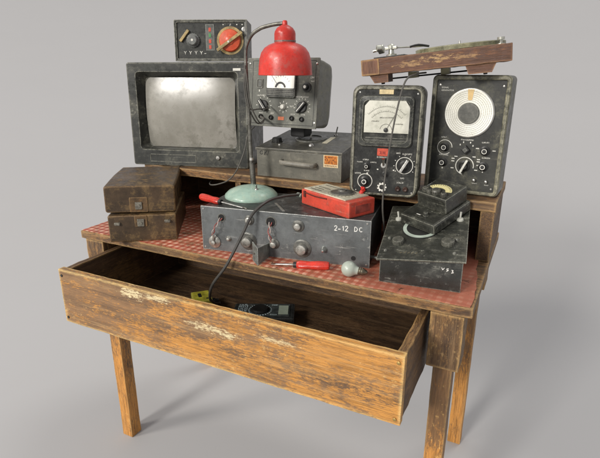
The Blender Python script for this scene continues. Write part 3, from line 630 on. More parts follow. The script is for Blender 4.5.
def generator():
    T = thing('signal_generator', 'black upright signal generator with a round white dial at the right end of the shelf', 'instrument', (0.9984, 0.3490, HS + .0005), -0.04)
    P = -0.0236; R = (P, 0, 0); w, h = .1972, .3105; RX = Matrix.Rotation(P, 4, 'X')
    cas = paint('generator_case', (0.0384, 0.0397, 0.0335), (.50, .47, .33), .42, scale=7, dust=(.24, .23, .165), dust_amt=.5, edge_gain=8, edge_w=.008)
    pan = paint('generator_panel', (0.0279, 0.0285, 0.0248), (.22, .21, .17), .48, scale=10, dust=(.13, .125, .085), dust_amt=.65, edge_gain=0, vary=.45)
    m = MB(); o = lambda d, y, r=.012: rr(d, w - d, d * .9, h - d, r, y)
    m.loft([o(.013, .010, .003), o(.012, .002, .003), o(.009, -.0005, .006), o(.004, -.0005), o(.0008, .003), o(0, .009), o(0, .10), o(.003, .11), o(.012, .118)], False, True)
    m.xf(RX).clamp_z(0.0); m.build('housing', cas, T)
    slab(MB(), .0125, w - .0125, .0112, h - .0125, .003, .0075, .012, .0003).build('front_panel', pan, T, rot=R)
    y = .0075; cu, cv = .1005, .2150
    s = MB(); s.lathe([(.0640, 0), (.0640, .003), (.0615, .0045), (0, .0045)], (cu, y, cv), OUT, 64); s.build('dial_rim', M['metal'], T, rot=R)
    t = NT('generator_dial'); n = t.noise(30, 6, .7); n2 = t.noise(9, 4); t.l.new(t.mix(t.ramp(n2, .4, .65), (.84, .83, .76), (.66, .65, .56)), t.p.inputs['Base Color']); t.p.inputs['Roughness'].default_value = .4
    s = MB(); ring(s, cu, cv, .0268, .0605, y - .0056, n=64, t=.0015); d = s.build('dial_scale', t.m, T, rot=R)
    m = MB()
    for k in range(6):
        r = .0315 + k * .0048; ring(m, cu, cv, r, r + .0006, y - .0060, n=56, t=.0003)
        for i in range(28 + 6 * k):
            a = 2 * PI * i / (28 + 6 * k) + k; L = .0026 if i % 4 == 0 else .0014; stroke(m, cu + r * math.cos(a), cv + r * math.sin(a), cu + (r + L) * math.cos(a), cv + (r + L) * math.sin(a), .0006, y - .0060, .0003)
    m.build('dial_marks', plain('dial_ink', (.25, .24, .2), .6), d)
    m = MB(); L = [(cu - .008, cv + .0605), (cu + .008, cv + .0605), (cu + .005, cv + .033), (cu - .005, cv + .033)]
    m.loft([[V((a, y - .0058, b)) for a, b in L], [V((a, y - .0064, b)) for a, b in L]]); m.build('dial_index', plain('dial_orange', (.60, .42, .18), .5), d)
    m = MB(); m.lathe([(.0270, 0), (.0268, .007), (.025, .009), (.006, .0095), (0, .0095)], (cu, y - .004, cv), OUT, 48); m.build('dial_knob', paint('dial_grey', (.085, .085, .075), (.3, .3, .26), .45, scale=20), T, rot=R)
    for (u, v, r) in ((.0467, .1227, .0105), (.1516, .1198, .0110), (.0454, .0817, .0105), (.1516, .0785, .0110)):
        m = MB(); m.lathe(skirt_prof(r * 1.15, .015), (u, y, v), OUT, 28); k = m.build('knob', M['black'], T, rot=R)
        m = MB(); ring(m, u, v, r * .46, r * .60, y - .0155, n=24); m.build('knob_ring', M['white_print'], k)
    m = MB(); mm = Matrix.Translation((.1027, y, .1202)) @ Matrix.Rotation(PI / 4, 4, 'Y'); m.box(-.0085, .0085, -.013, 0, -.0085, .0085, .002, mm); k = m.build('square_knob', M['black'], T, rot=R); frm = MB(); frm.box(-.005, .005, -.0136, -.0128, -.005, .005, 0, mm); frm.build('knob_cap', M['gunmetal'], k)
    m = MB(); m.lathe(skirt_prof(.015, .016), (.1039, y, .0763), OUT, 30); k = m.build('range_knob', M['black'], T, rot=R); m = MB(); mm = Matrix.Translation((.1039, y, .0763)) @ Matrix.Rotation(-1.15, 4, 'Y'); m.box(-.019, .019, -.019, -.006, -.0028, .0028, .001, mm); m.build('knob_bar', M['white_print'], k)
    for u, v in ((.1328, .0402), (.1636, .0389)):
        m = MB(); m.lathe([(.006, 0), (.005, .004), (.0035, .008), (0, .009)], (u, y, v), OUT, 16); m.build('terminal', M['metal'], T, rot=R)
    m = MB(); yy = y - .0006
    ring(m, .0467, .1227, .0185, .0202, yy, -.3 * PI + PI * .3, PI * 1.75, 36); ring(m, .1039, .0763, .0220, .0242, yy, -.2, PI * 1.45, 36)
    text(m, 'SIGNAL', .0237, .2765, .0040, yy); text(m, 'GENERATOR', .0237, .2695, .0040, yy)
    scribble(m, .088, .1440, .032, .0032, yy); scribble(m, .142, .1400, .020, .0032, yy); scribble(m, .036, .1480, .014, .0032, yy); scribble(m, .034, .1005, .026, .0032, yy); scribble(m, .146, .1000, .022, .0032, yy)
    for u, v in ((.128, .125), (.170, .1215), (.075, .100), (.068, .094), (.068, .087), (.122, .102), (.134, .096), (.134, .09), (.134, .0805), (.130, .067), (.068, .068)): stroke(m, u, v, u + .008, v, .0024, yy)
    for u, v in ((.095, .137), (.113, .137), (.087, .130), (.0454, .064), (.1516, .062), (.120, .129)): stroke(m, u, v, u, v + .004, .0026, yy)
    scribble(m, .128, .0305, .014, .0022, yy); scribble(m, .160, .0285, .012, .0022, yy)
    m.build('lettering', M['white_print'], T, rot=R)
    for u, v in ((.020, .285), (.178, .284), (.021, .02), (.178, .02)):
        m = MB(); m.lathe([(.0032, 0), (.0024, .001), (0, .0012)], (u, y, v), OUT, 10); m.build('screw', M['metal'], T, rot=R)
generator()

# ------------------------------------------------------------------ turntable lying across the two testers
def turntable():
    roll = -0.1066
    T = thing('turntable', 'record player with a scuffed wooden plinth lying across the two upright testers', 'record player', (0.8358, 0.26, 1.2767), rot=(0, roll, 0.11))
    pw = wood('plinth_wood', 'x', (0.075, 0.033, 0.019), (0.150, 0.064, 0.034), (0.20, 0.09, 0.046), edge_col=(.36, .2, .1), gold=.3, seed=8.2, stain=.35, edge_gain=3,
              patches=((0.185, 0.024, 0.06, 0.012, .9, (.46, .29, .13)), (0.12, 0.018, 0.05, 0.010, .8, (.42, .26, .12)), (.25, .022, .05, .009, .6, (.42, .26, .12))))
    w, d, h = .3603, .27, .0404
    pl = MB().plank(0, w, 0, d, 0, h, .0006, 30, .0015).build('plinth', pw, T)
    MB().plank(-.0012, .045, -.0014, .0015, .001, h - .001, .0003, 6, .0004).build('corner_piece', wood('plinth_corner_wood', 'z', (.10, .045, .026), (.18, .08, .044), (.22, .105, .055), gold=.4, seed=9), pl)
    # wedge feet in front, posts behind
    for (a, b, c_, e, hh) in ((.018, .066, .030, .066, .0205), (.255, .326, .262, .316, .0215)):
        m = MB(); L = lambda y: [V((a, y, 0)), V((b, y, 0)), V((e, y, -hh)), V((c_, y, -hh))]
        m.loft([L(.006), L(.075)]); f = m.build('wedge_foot', pw, T)
        r = MB(); r.lathe([(.0050, 0), (.0045, .0040), (0, .0042)], ((c_ + e) / 2 + (.012 if a > .1 else 0), .03, -hh), (0, 0, -1), 14); r.build('rubber_stud', M['rubber'], f)
    post = plain('olive_post', (.34, .32, .19), .5)
    for u in (.105, .19): 
        m = MB(); m.box(u, u + .022, .09, .15, -.017, -.0008, .001); m.build('post', post, T)
    m = MB(); m.tube([(.03, .14, -.013), (.32, .14, -.013)], .0022, 8, 0); m.build('tie_rod', M['rubber'], T)
    ol = paint('platter_olive', (.17, .165, .095), (.5, .48, .34), .38, scale=30, edge_w=.002, dust=(.4, .38, .26), dust_amt=.4)
    m = MB(); m.lathe([(.112, .0005), (.114, .002), (.114, .0115), (.111, .0130), (.02, .0130), (0, .0130)], (.236, .135, h), (0, 0, 1), 72); m.build('platter', ol, T)
    m = MB(); m.lathe([(.0035, 0), (.003, .012), (0, .0125)], (.236, .135, h + .013), (0, 0, 1), 14); m.build('spindle', M['chrome'], T)
    # arm
    al = plain('arm_silver', (.55, .55, .48), .3, .85)
    m = MB(); m.box(.025, .105, .035, .10, h + .0005, h + .0045, .001); m.build('arm_base', M['black'], T)
    m = MB(); z = h + .0045
    m.lathe([(.014, 0), (.014, .004), (.008, .006), (.0065, .016), (.010, .018), (.010, .026), (.005, .030), (0, .030)], (.066, .07, z), (0, 0, 1), 24); m.box(.05, .082, .062, .078, z + .016, z + .024, .0015); piv = m.build('arm_pivot', al, T)
    m = MB(); m.lathe([(.010, 0), (.0115, .002), (.0115, .014), (.009, .016), (.004, .016), (.004, .030), (0, .03)], (.047, .07, z + .021), (-1, 0, -.12), 24)
    for v in m.bm.verts: pass
    m.build('counterweight', al, piv)
    m = MB(); m.lathe([(.0085, 0), (.0085, .012), (.004, .012), (.004, .006), (0, .006)], (.041, .06, z + .022), (-.9, -.42, .05), 20); m.build('arm_knob', al, piv)
    m = MB(); m.tube([(.06, .07, z + .021), (.09, .074, z + .019), (.125, .085, z + .017), (.15, .10, z + .017)], .0019, 8, 4); m.build('tone_arm', al, T)
    m = MB(); m.tube([(.113, .081, z + .0175), (.135, .09, z + .020), (.16, .105, z + .015)], lambda q: .0035 - .0015 * abs(q - .5), 8, 3); m.build('head_shell', M['black'], T)
    m = MB(); m.lathe([(.010, 0), (.009, .003), (.004, .004), (.004, .012), (.009, .012), (.009, .018), (0, .018)], (.336, .06, h), (0, 0, 1), 20); m.build('speed_knob', al, T)
    m = MB(); m.box(.314, .340, .052, .070, h + .0003, h + .002, .0004); m.build('knob_plate', M['chrome'], T)
turntable()
def cable(name, label, pts, r, mat, sub=7, n=8): 
    o = MB().tube(pts, r, n, sub).build(name, mat); return tag(o, label, 'cable')
M['grey_cord'] = plain('grey_cord', (.085, .08, .07), .5)
M['dark_cord'] = plain('dark_cord', (.05, .047, .042), .45)
cable('hanging_cable', 'thin cable hanging from under the turntable across the rectangular meter', [(.985, .33, 1.2865), (.975, .26, 1.283), (.9688, .190, 1.268), (.958, .172, 1.2037), (.947, .172, 1.1283), (.938, .168, 1.0285), (.9345, .175, .96), (.934, .195, .9077), (.933, .23, .83), (.935, .27, .812)], .0023, M['grey_cord'])

# ------------------------------------------------------------------ radio chassis
def radio():
    steel = paint('radio_panel_steel', (.140, .150, .152), (.62, .62, .58), .36, metal=.35, scale=9, dust=(.065, .068, .066), dust_amt=.6, vary=.3, edge_w=.003, scratch=.3, chips=.35)
    dark = paint('radio_chassis_paint', (0.0315, 0.0336, 0.0336), (.3, .3, .28), .45, scale=10, dust_amt=.25)
    T = thing('radio_set', 'blue grey metal radio chassis with bare knobs and chalked writing, centre of the table', 'radio', (0.455, 0.0375, HC), 0.152)
    w, d, h = .478, .215, .1275
    m = MB(); m.box(.003, w - .003, .0045, d, .002, h - .004, .0015); m.build('chassis', dark, T)
    m = MB(); m.box(0, w, 0, .004, 0, h, .0008); m.build('front_panel', steel, T)
    for u, v, r in ((.0633, .0988, .0095), (.2090, .1002, .0130), (.4355, .0230, .0062)):
        m = MB(); disc(m, u, v, r, -.0006, .001, 28); m.build('hole', M['hole'], T)
        if r > .009:
            m = MB(); ring(m, u, v, r, r + .0022, -.0012, n=28, t=.0012); m.build('grommet', M['gunmetal'], T)
    bare = paint('aged_metal', (.46, .45, .41), (.55, .54, .5), .35, metal=.75, scale=40, dust=(.09, .085, .07), dust_amt=.6, edge_w=.0015)
    sk = paint('knob_flange_grey', (.11, .11, .10), (.4, .4, .37), .4, metal=.4, scale=40, edge_w=.002)
    def k(u, v, R, r, hh, name='knob'):
        m = MB(); m.lathe([(R, 0), (R, .002), (R * .92, .0035), (R * .84, .004), (0, .004)], (u, 0, v), OUT, 32); f = m.build(name, sk, T)
        m = MB(); m.lathe([(r, .004), (r, hh * .7), (r * .88, hh), (r * .5, hh + .001), (0, hh + .001)], (u, 0, v), OUT, 20); m.build('knob_cap', bare, f)
    k(.1409, .0386, .0250, .0145, .017, 'tuning_knob'); k(.2969, .0349, .0250, .0150, .017, 'tuning_knob')
    k(.2174, .0393, .0150, .0090, .014); k(.2859, .0965, .0165, .0095, .013); k(.1461, .0998, .0140, .0095, .010)
    m = MB(); m.lathe([(.0085, 0), (.007, .004), (.004, .009), (0, .010)], (.0824, 0, .0392), OUT, 16); m.build('nut', bare, T)
    m = MB(); m.lathe([(.0085, 0), (.008, .004), (.005, .012), (.003, .016), (0, .0165)], (.3566, 0, .0389), OUT, 16); m.build('toggle', M['chrome'], T)
    m = MB(); m.lathe([(.018, 0), (.018, .003), (.014, .006), (.007, .008), (.006, .014), (0, .015)], (.0387, 0, .026), OUT, 26); m.tube([(.0387, -.010, .028), (.041, -.012, .050)], .0035, 8, 0); m.build('lever_knob', bare, T)
    wr = plain('red_wire', (.28, .05, .04), .5); ww = plain('pale_wire', (.40, .33, .30), .5)
    for (u0, v0, u1, v1) in ((.0633, .0988, .0405, .050), (.2090, .1002, .2150, .048)):
        for s_, mt in ((0, wr), (PI, ww)):
            P = []
            for i in range(25):
                q = i / 24; a = q * 9 + s_; P.append((u0 + (u1 - u0) * q + .0034 * math.cos(a), -.001 - .012 * math.sin(PI * q) - .003 + .0028 * math.sin(a) - .0115 * q, v0 + (v1 - v0) * q))
            MB().tube(P, .0013, 6, 0).build('wire', mt, T)
    # chalk writing
    m = MB()
    def pen(u, v, h_, *pl):
        for L_ in pl:
            for (a, b), (c_, e) in zip(L_[:-1], L_[1:]): stroke(m, u + a * h_, v + b * h_, u + c_ * h_, v + e * h_, .0019, -.0006)
    two = [(0, .8), (.15, 1), (.45, 1), (.55, .78), (.4, .5), (0, 0), (.6, .04)]
    pen(.3835, .0945, .0125, two); pen(.3935, .0935, .0125, [(0, .42), (.5, .45)])
    pen(.4045, .0955, .0125, [(0, .72), (.22, 1), (.2, 0)]); pen(.4115, .0955, .0130, two)
    pen(.4360, .0965, .0125, [(0, 0), (.04, 1), (.4, .9), (.6, .5), (.42, .1), (0, 0)]); pen(.4480, .0970, .0120, [(.6, .85), (.35, 1), (.08, .75), (.05, .3), (.3, 0), (.65, .12)])
    m.build('chalk_writing', M['chalk'], T)
    m = MB()
    m.tube([(w - .006, .03, .02), (w + .012, .028, .021), (w + .026, .022, .02)], .0045, 8, 3); m.lathe([(.0065, 0), (.0065, .004), (0, .004)], (w + .016, .026, .0205), (1, -.3, 0), 12); m.build('side_terminal', M['gunmetal'], T)
    for u, v in ((.008, .120), (.468, .120), (.008, .008), (.470, .008)):
        m = MB(); m.lathe([(.0032, 0), (.0025, .0012), (0, .0014)], (u, 0, v), OUT, 10); m.build('screw', M['metal'], T)
    m = MB(); m.box(.205, .212, .018, .105, h - .004, h - .0015, .0008, Matrix.Translation((.212, .06, 0)) @ Matrix.Rotation(.62, 4, 'Z') @ Matrix.Translation((-.208, -.06, 0))); m.build('top_strip', M['metal'], T)
radio()
ZR = HC + .1235   # top of the radio chassis

# ------------------------------------------------------------------ desk lamp
def lamp():
    red = paint('lamp_red_enamel', (.50, .028, .018), (.26, .09, .065), .38, scale=16, spec=.5, dust=(.36, .085, .07), dust_amt=.75, vary=.22, edge_w=.002, edge_gain=3, scratch=.35, bump=.04)
    mint = paint('lamp_mint_enamel', (.30, .43, .36), (.5, .55, .47), .3, scale=16, dust=(.40, .43, .31), dust_amt=.5, vary=.12, edge_w=.002, edge_gain=2, bump=.04)
    T = thing('desk_lamp', 'desk lamp with red metal shade, bent stem and mint green base standing on the radio', 'lamp', (.520, .200, ZR + .0005))
    m = MB(); m.lathe([(.079, 0), (.0795, .003), (.078, .008), (.068, .018), (.050, .026), (.030, .031), (.014, .033), (0, .0335)], (0, 0, 0), (0, 0, 1), 56); m.build('base', mint, T)
    m = MB(); m.lathe([(.006, 0), (.005, .004), (.003, .005), (.0028, .013), (.0035, .015), (0, .016)], (.030, -.020, .0275), (0, 0, 1), 14); m.build('switch', M['chrome'], T)
    stem = paint('stem_metal', (.17, .165, .145), (.5, .48, .42), .35, metal=.7, scale=30, dust=(.10, .09, .07), dust_amt=.5, edge_gain=0)
    z0 = ZR
    pts = [(.509, .231, ZR + .028), (.5035, .231, 1.0465), (.501, .231, 1.18), (.4975, .231, 1.2786), (.4965, .231, 1.3203), (.5005, .231, 1.3569), (.5186, .231, 1.3845), (.5408, .231, 1.398), (.5608, .231, 1.4044), (.5954, .231, 1.4097), (.623, .231, 1.4105)]
    lo = V((.520, .200, z0 + .0005)); pts = [V(p) - lo for p in pts]
    m = MB(); m.tube(pts, lambda q: .0060 if q < .16 else .0052, 12, 8); m.build('stem', stem, T)
    m = MB(); m.tube([pts[0] + V((0, 0, -.002)), pts[0] + V((-.001, 0, .03)), pts[0] + V((-.0035, 0, .068))], .0086, 14, 3); st = m.build('stem_sleeve', stem, T)
    m = MB(); c = pts[0] + V((-.0042, 0, .080)); m.tube([c + V((0, 0, -.004)), c + V((0, 0, .004))], .0076, 12, 0); m.build('sleeve_ring', M['chrome'], T)
    u = .00047; cx, cz = V((.623, .231, 1.279)) - lo, 0
    prof = [(156, 0), (158, 3), (156, 20), (154, 55), (149, 90), (138, 124), (119, 150), (93, 167), (73, 174), (62, 178), (60, 183), (61, 190), (61, 225), (58, 238), (46, 256), (27, 268), (15, 273), (14, 290), (10, 296), (0, 297)]
    out = [(r * u, h * u) for r, h in prof]
    inn = [(r * u - .002, h * u - .0015) for r, h in prof[2:9]]
    m = MB(); ax = V((0, 0, 1)); n = 64
    loops = [[cx + V((max(r, 1e-5) * math.cos(2 * PI * i / n), max(r, 1e-5) * math.sin(2 * PI * i / n), h)) for i in range(n)] for r, h in list(reversed(inn)) + [(154 * u, 0)] + out]
    m.loft(loops, True, True, True); sh = m.build('shade', red, T)
    m = MB(); ring_ = [(62 * u, 176 * u), (62.5 * u, 180 * u), (62 * u, 184 * u)]; m.lathe([(62.4 * u, 183 * u), (63.2 * u, 186 * u), (62.4 * u, 189 * u)], cx, (0, 0, 1), 48); m.build('shade_ring', M['gunmetal'], sh)
lamp()
# leads clipped along the stem up to the voltmeter
for k, (dx, ex, ez) in enumerate(((0, .500, 1.186), (.005, .470, 1.150), (-.004, .4700, 1.1530))):
    tag(MB().tube([(.4985 + dx * .3, .2225, 1.305 - k * .01), (.4995 + dx, .2205, 1.27), (.502 + dx * 1.4, .222, 1.22), (.5075 + dx * 1.2, .229, 1.185), (.514 + dx, .262, ez - .004 * (k + 1)), ((ex + .514) / 2 + .006, .322, ez - .006), (ex, .347, ez)], .0021, 8, 7).build('test_lead', M['grey_cord']),
        ('thin grey lead beside the lamp stem, plugged in near the black pointer knob', 'thin grey lead beside the lamp stem, ending at the second small socket', 'thin grey lead beside the lamp stem, ending left of the second small socket')[k], 'cable', 'leads hanging along the lamp stem')
cable('looping_wire', 'thin grey wire drooping from the voltmeter past the lamp to below the shelf', [(.4500, .345, 1.12), (.458, .29, 1.10), (.4539, .272, 1.0511), (.4292, .262, .9902), (.395, .262, .955), (.350, .268, .936), (.318, .275, .929), (.285, .31, .924), (.25, .37, .918), (.21, .44, .915)], .0022, M['grey_cord'])

# ------------------------------------------------------------------ red multimeter on the radio
def red_meter():
    redp = paint('red_meter_plastic', (.52, .060, .036), (.58, .27, .19), .45, scale=16, dust=(.24, .05, .032), dust_amt=.75, vary=.2, edge_w=.003, edge_gain=4)
    T = thing('red_multimeter', 'red plastic multimeter with worn cream dial face lying on the radio', 'multimeter', (.690, .196, ZR + .0008), -0.449)
    w, d, h = .196, .094, .043
    m = MB(); m.box(0, w, 0, d, 0, h, .004); m.build('body', redp, T)
    cr = paint('meter_face_cream', (.46, .43, .33), (.6, .57, .46), .5, scale=16, dust=(.16, .14, .09), dust_amt=.6, edge_gain=0, vary=.25)
    m = MB(); m.box(.006, w - .020, .005, d - .004, h - .002, h + .003, .0015); m.build('face', cr, T)
    m = MB(); m.lathe([(.033, 0), (.033, .003), (.026, .005), (.012, .006), (.010, .010), (0, .010)], (.118, .048, h + .003), (0, 0, 1), 40); m.build('dial', paint('meter_dial_dark', (.05, .048, .042), (.25, .24, .2), .4, scale=30), T)
    m = MB(); Mx = Matrix.Translation((0, 0, h + .0034)) @ Matrix.Rotation(-PI / 2, 4, 'X')
    scribble(m, .02, -.02, .05, .004, 0); scribble(m, .02, -.035, .04, .003, 0); scribble(m, .02, -.05, .05, .003, 0); scribble(m, .02, -.075, .12, .003, 0)
    for i in range(24): a = 2 * PI * i / 24; stroke(m, .118 + .036 * math.cos(a), -.048 + .036 * math.sin(a), .118 + .040 * math.cos(a), -.048 + .040 * math.sin(a), .0014, 0)
    m.xf(Mx.inverted() if False else Matrix.Translation((0, 0, h + .0034)) @ Matrix.Rotation(-PI / 2, 4, 'X') @ Matrix.Diagonal((1, 1, -1, 1)) @ Matrix.Diagonal((1, 1, -1, 1)))
    # rotate the print to lie on the face
    for v in m.bm.verts: v.co.y = abs(v.co.y) if v.co.y < 0 else v.co.y
    m.build('face_print', M['black'], T)
    m = MB(); m.lathe([(.0075, 0), (.0075, .010), (.0055, .012), (.0055, .018), (.0075, .018), (.0075, .026), (0, .027)], (-.0005, .010, .018), (-1, -.12, 0), 16); m.build('socket_plug', paint('plug_green_grey', (.22, .27, .23), (.5, .5, .45), .4, scale=40), T)
    m = MB(); m.lathe([(.009, 0), (.009, .007), (0, .007)], (.0005, .010, .018), (-1, -.12, 0), 16); m.build('socket', M['black'], T)
    m = MB(); m.tube([(.018, -.0015, .036), (.060, -.0025, .0335), (.110, -.0015, .036)], .0017, 6, 3); m.box(.012, .021, -.003, .002, .022, .040, .001); m.build('probe_clip', plain('probe_dark', (.09, .02, .015), .4), T)
    m = MB(); m.lathe([(.0065, 0), (.006, .008), (.0035, .011), (.003, .020), (0, .02)], (.150, .086, h + .002), (.3, .25, .8), 14); m.lathe([(.005, 0), (.004, .014), (0, .015)], (.158, .088, h + .012), (-.7, .3, .3), 12); m.build('red_plug', plain('red_plug', (.55, .03, .02), .35), T)
    m = MB(); slab(m, .02, .07, .008, .032, .003, -.0006, .001, .0002)
    m.bm.free()
    m = MB(); m.box(w - .0003, w + .0008, .022, .075, .010, .031, .0004); m.build('end_label', plain('end_label', (.28, .05, .035), .6, vary=.5), T)
red_meter()
cable('meter_lead', 'dark lead arching from behind the red multimeter over the radio into the open drawer', [(.872, .222, ZR + .062), (.868, .250, ZR + .052), (.835, .272, ZR + .030), (.77, .285, ZR + .016), (.715, .262, ZR + .014), (.675, .205, ZR + .022), (.650, .150, ZR + .026), (.634, .10, ZR + .023), (.620, .045, ZR + .000), (.604, .012, .8760), (.575, -.022, .80), (.535, -.035, .74), (.500, -.005, .68), (.478, .040, .640), (.474, .070, .622), (.470, .080, .6185)], .0040, M['dark_cord'])

# ------------------------------------------------------------------ screwdrivers
def screwdriver(label, tip, end, z_tip, z_end, hl, hr):
    a, b = V((*tip, z_tip)), V((*end, z_end)); d = (b - a); L = d.length; d.normalize()
    T = thing('screwdriver', label, 'screwdriver', a, group='red handled screwdrivers')
    rp = paint('handle_red_' + str(int(L * 1000)), (.55, .035, .02), (.5, .2, .12), .28, scale=30, spec=.6, dust=(.25, .03, .02), dust_amt=.5, edge_gain=0, vary=.25)
    m = MB(); m.lathe([(hr * .55, L - hl), (hr * .8, L - hl + .004), (hr, L - hl + .012), (hr * .86, L - hl * .62), (hr, L - hl * .35), (hr, L - .010), (hr * .8, L - .003), (0, L)], (0, 0, 0), d, 24, True, .035); m.build('handle', rp, T)
    m = MB(); m.lathe([(hr * .72, L - hl - .006), (hr * .72, L - hl + .003), (0, L - hl + .003)], (0, 0, 0), d, 18); m.build('ferrule', M['black'], T)
    m = MB(); m.lathe([(.0030, .012), (.0030, L - hl), (0, L - hl)], (0, 0, 0), d, 12)
    s_ = d.cross(V((0, 0, 1))).normalized(); n_ = s_.cross(d)
    m.loft([[s_ * .0028 + n_ * .0006, -s_ * .0028 + n_ * .0006, -s_ * .0028 - n_ * .0006, s_ * .0028 - n_ * .0006], [d * .014 + s_ * .0026 + n_ * .0024, d * .014 - s_ * .0026 + n_ * .0024, d * .014 - s_ * .0026 - n_ * .0024, d * .014 + s_ * .0026 - n_ * .0024]])
    m.build('shaft', M['chrome'], T)
screwdriver('red handled screwdriver lying on the left end of the radio', (.588, .066), (.409, .098), ZR + .004, ZR + .0115, .080, .0102)
screwdriver('red handled screwdriver lying on the gingham cloth in front of the radio', (.690, .0165), (.841, .056), HC + .003, HC + .0115, .090, .0112)

# ------------------------------------------------------------------ bulb, bracket
def bulb():
    t = NT('frosted_bulb'); n = t.noise(30, 4); t.l.new(t.mix(n, (.30, .34, .29), (.42, .46, .40)), t.p.inputs['Base Color']); t.p.inputs['Roughness'].default_value = .34; t.p.inputs['Specular IOR Level'].default_value = .6
    T = thing('light_bulb', 'frosted round light bulb lying on the cloth beside the screwdriver', 'light bulb', (.898, .0405, HC + .0198))
    ax = V((.985, .14, -.10)); r = .0198
    m = MB(); m.lathe([(r * math.sin(a), -r * math.cos(a)) for a in [PI * k / 14 for k in range(0, 12)]] + [(.0100, .0205), (.0092, .025), (0, .025)], (0, 0, 0), ax, 36); m.build('glass_globe', t.m, T)
    m = MB(); m.lathe([(.0094, .020)] + [(.0098 if k % 2 else .0086, .0215 + k * .0024) for k in range(7)] + [(.006, .043), (.003, .046), (0, .046)], (0, 0, 0), ax, 24); m.build('screw_base', paint('bulb_brass', (.16, .14, .10), (.4, .36, .25), .35, metal=.8, scale=60, edge_gain=0), T)
bulb()
def bracket():
    T = thing('angle_bracket', 'bent grey sheet metal bracket standing on the cloth against the radio', 'bracket', (.6590, -.0030, HC))
    M_ = paint('bracket_metal', (.19, .215, .20), (.5, .5, .47), .42, metal=.4, scale=30, edge_w=.0015)
    h = .052; P0, P1, P2 = V((-.022, .016, 0)), V((0, 0.003, 0)), V((-.004, .070, 0))
    m = MB(); e = .0012
    def wall(a, b, z0a, z0b, za, zb):
        n = (b - a).cross(V((0, 0, 1))).normalized() * e
        m.loft([[a + n + V((0, 0, z0a)), b + n + V((0, 0, z0b)), b + n + V((0, 0, zb)), a + n + V((0, 0, za))], [a - n + V((0, 0, z0a)), b - n + V((0, 0, z0b)), b - n + V((0, 0, zb)), a - n + V((0, 0, za))]])
    wall(P0, P1, .006, 0, .058, .048); wall(P1, P2, 0, .0, .048, .040)
    m.build('sheet', M_, T)
    m = MB(); m.lathe([(.003, 0), (.003, .001), (0, .001)], (-.014, .0055, .03), (-.447, -.894, 0), 12); m.build('rivet', M['metal'], T)
bracket()

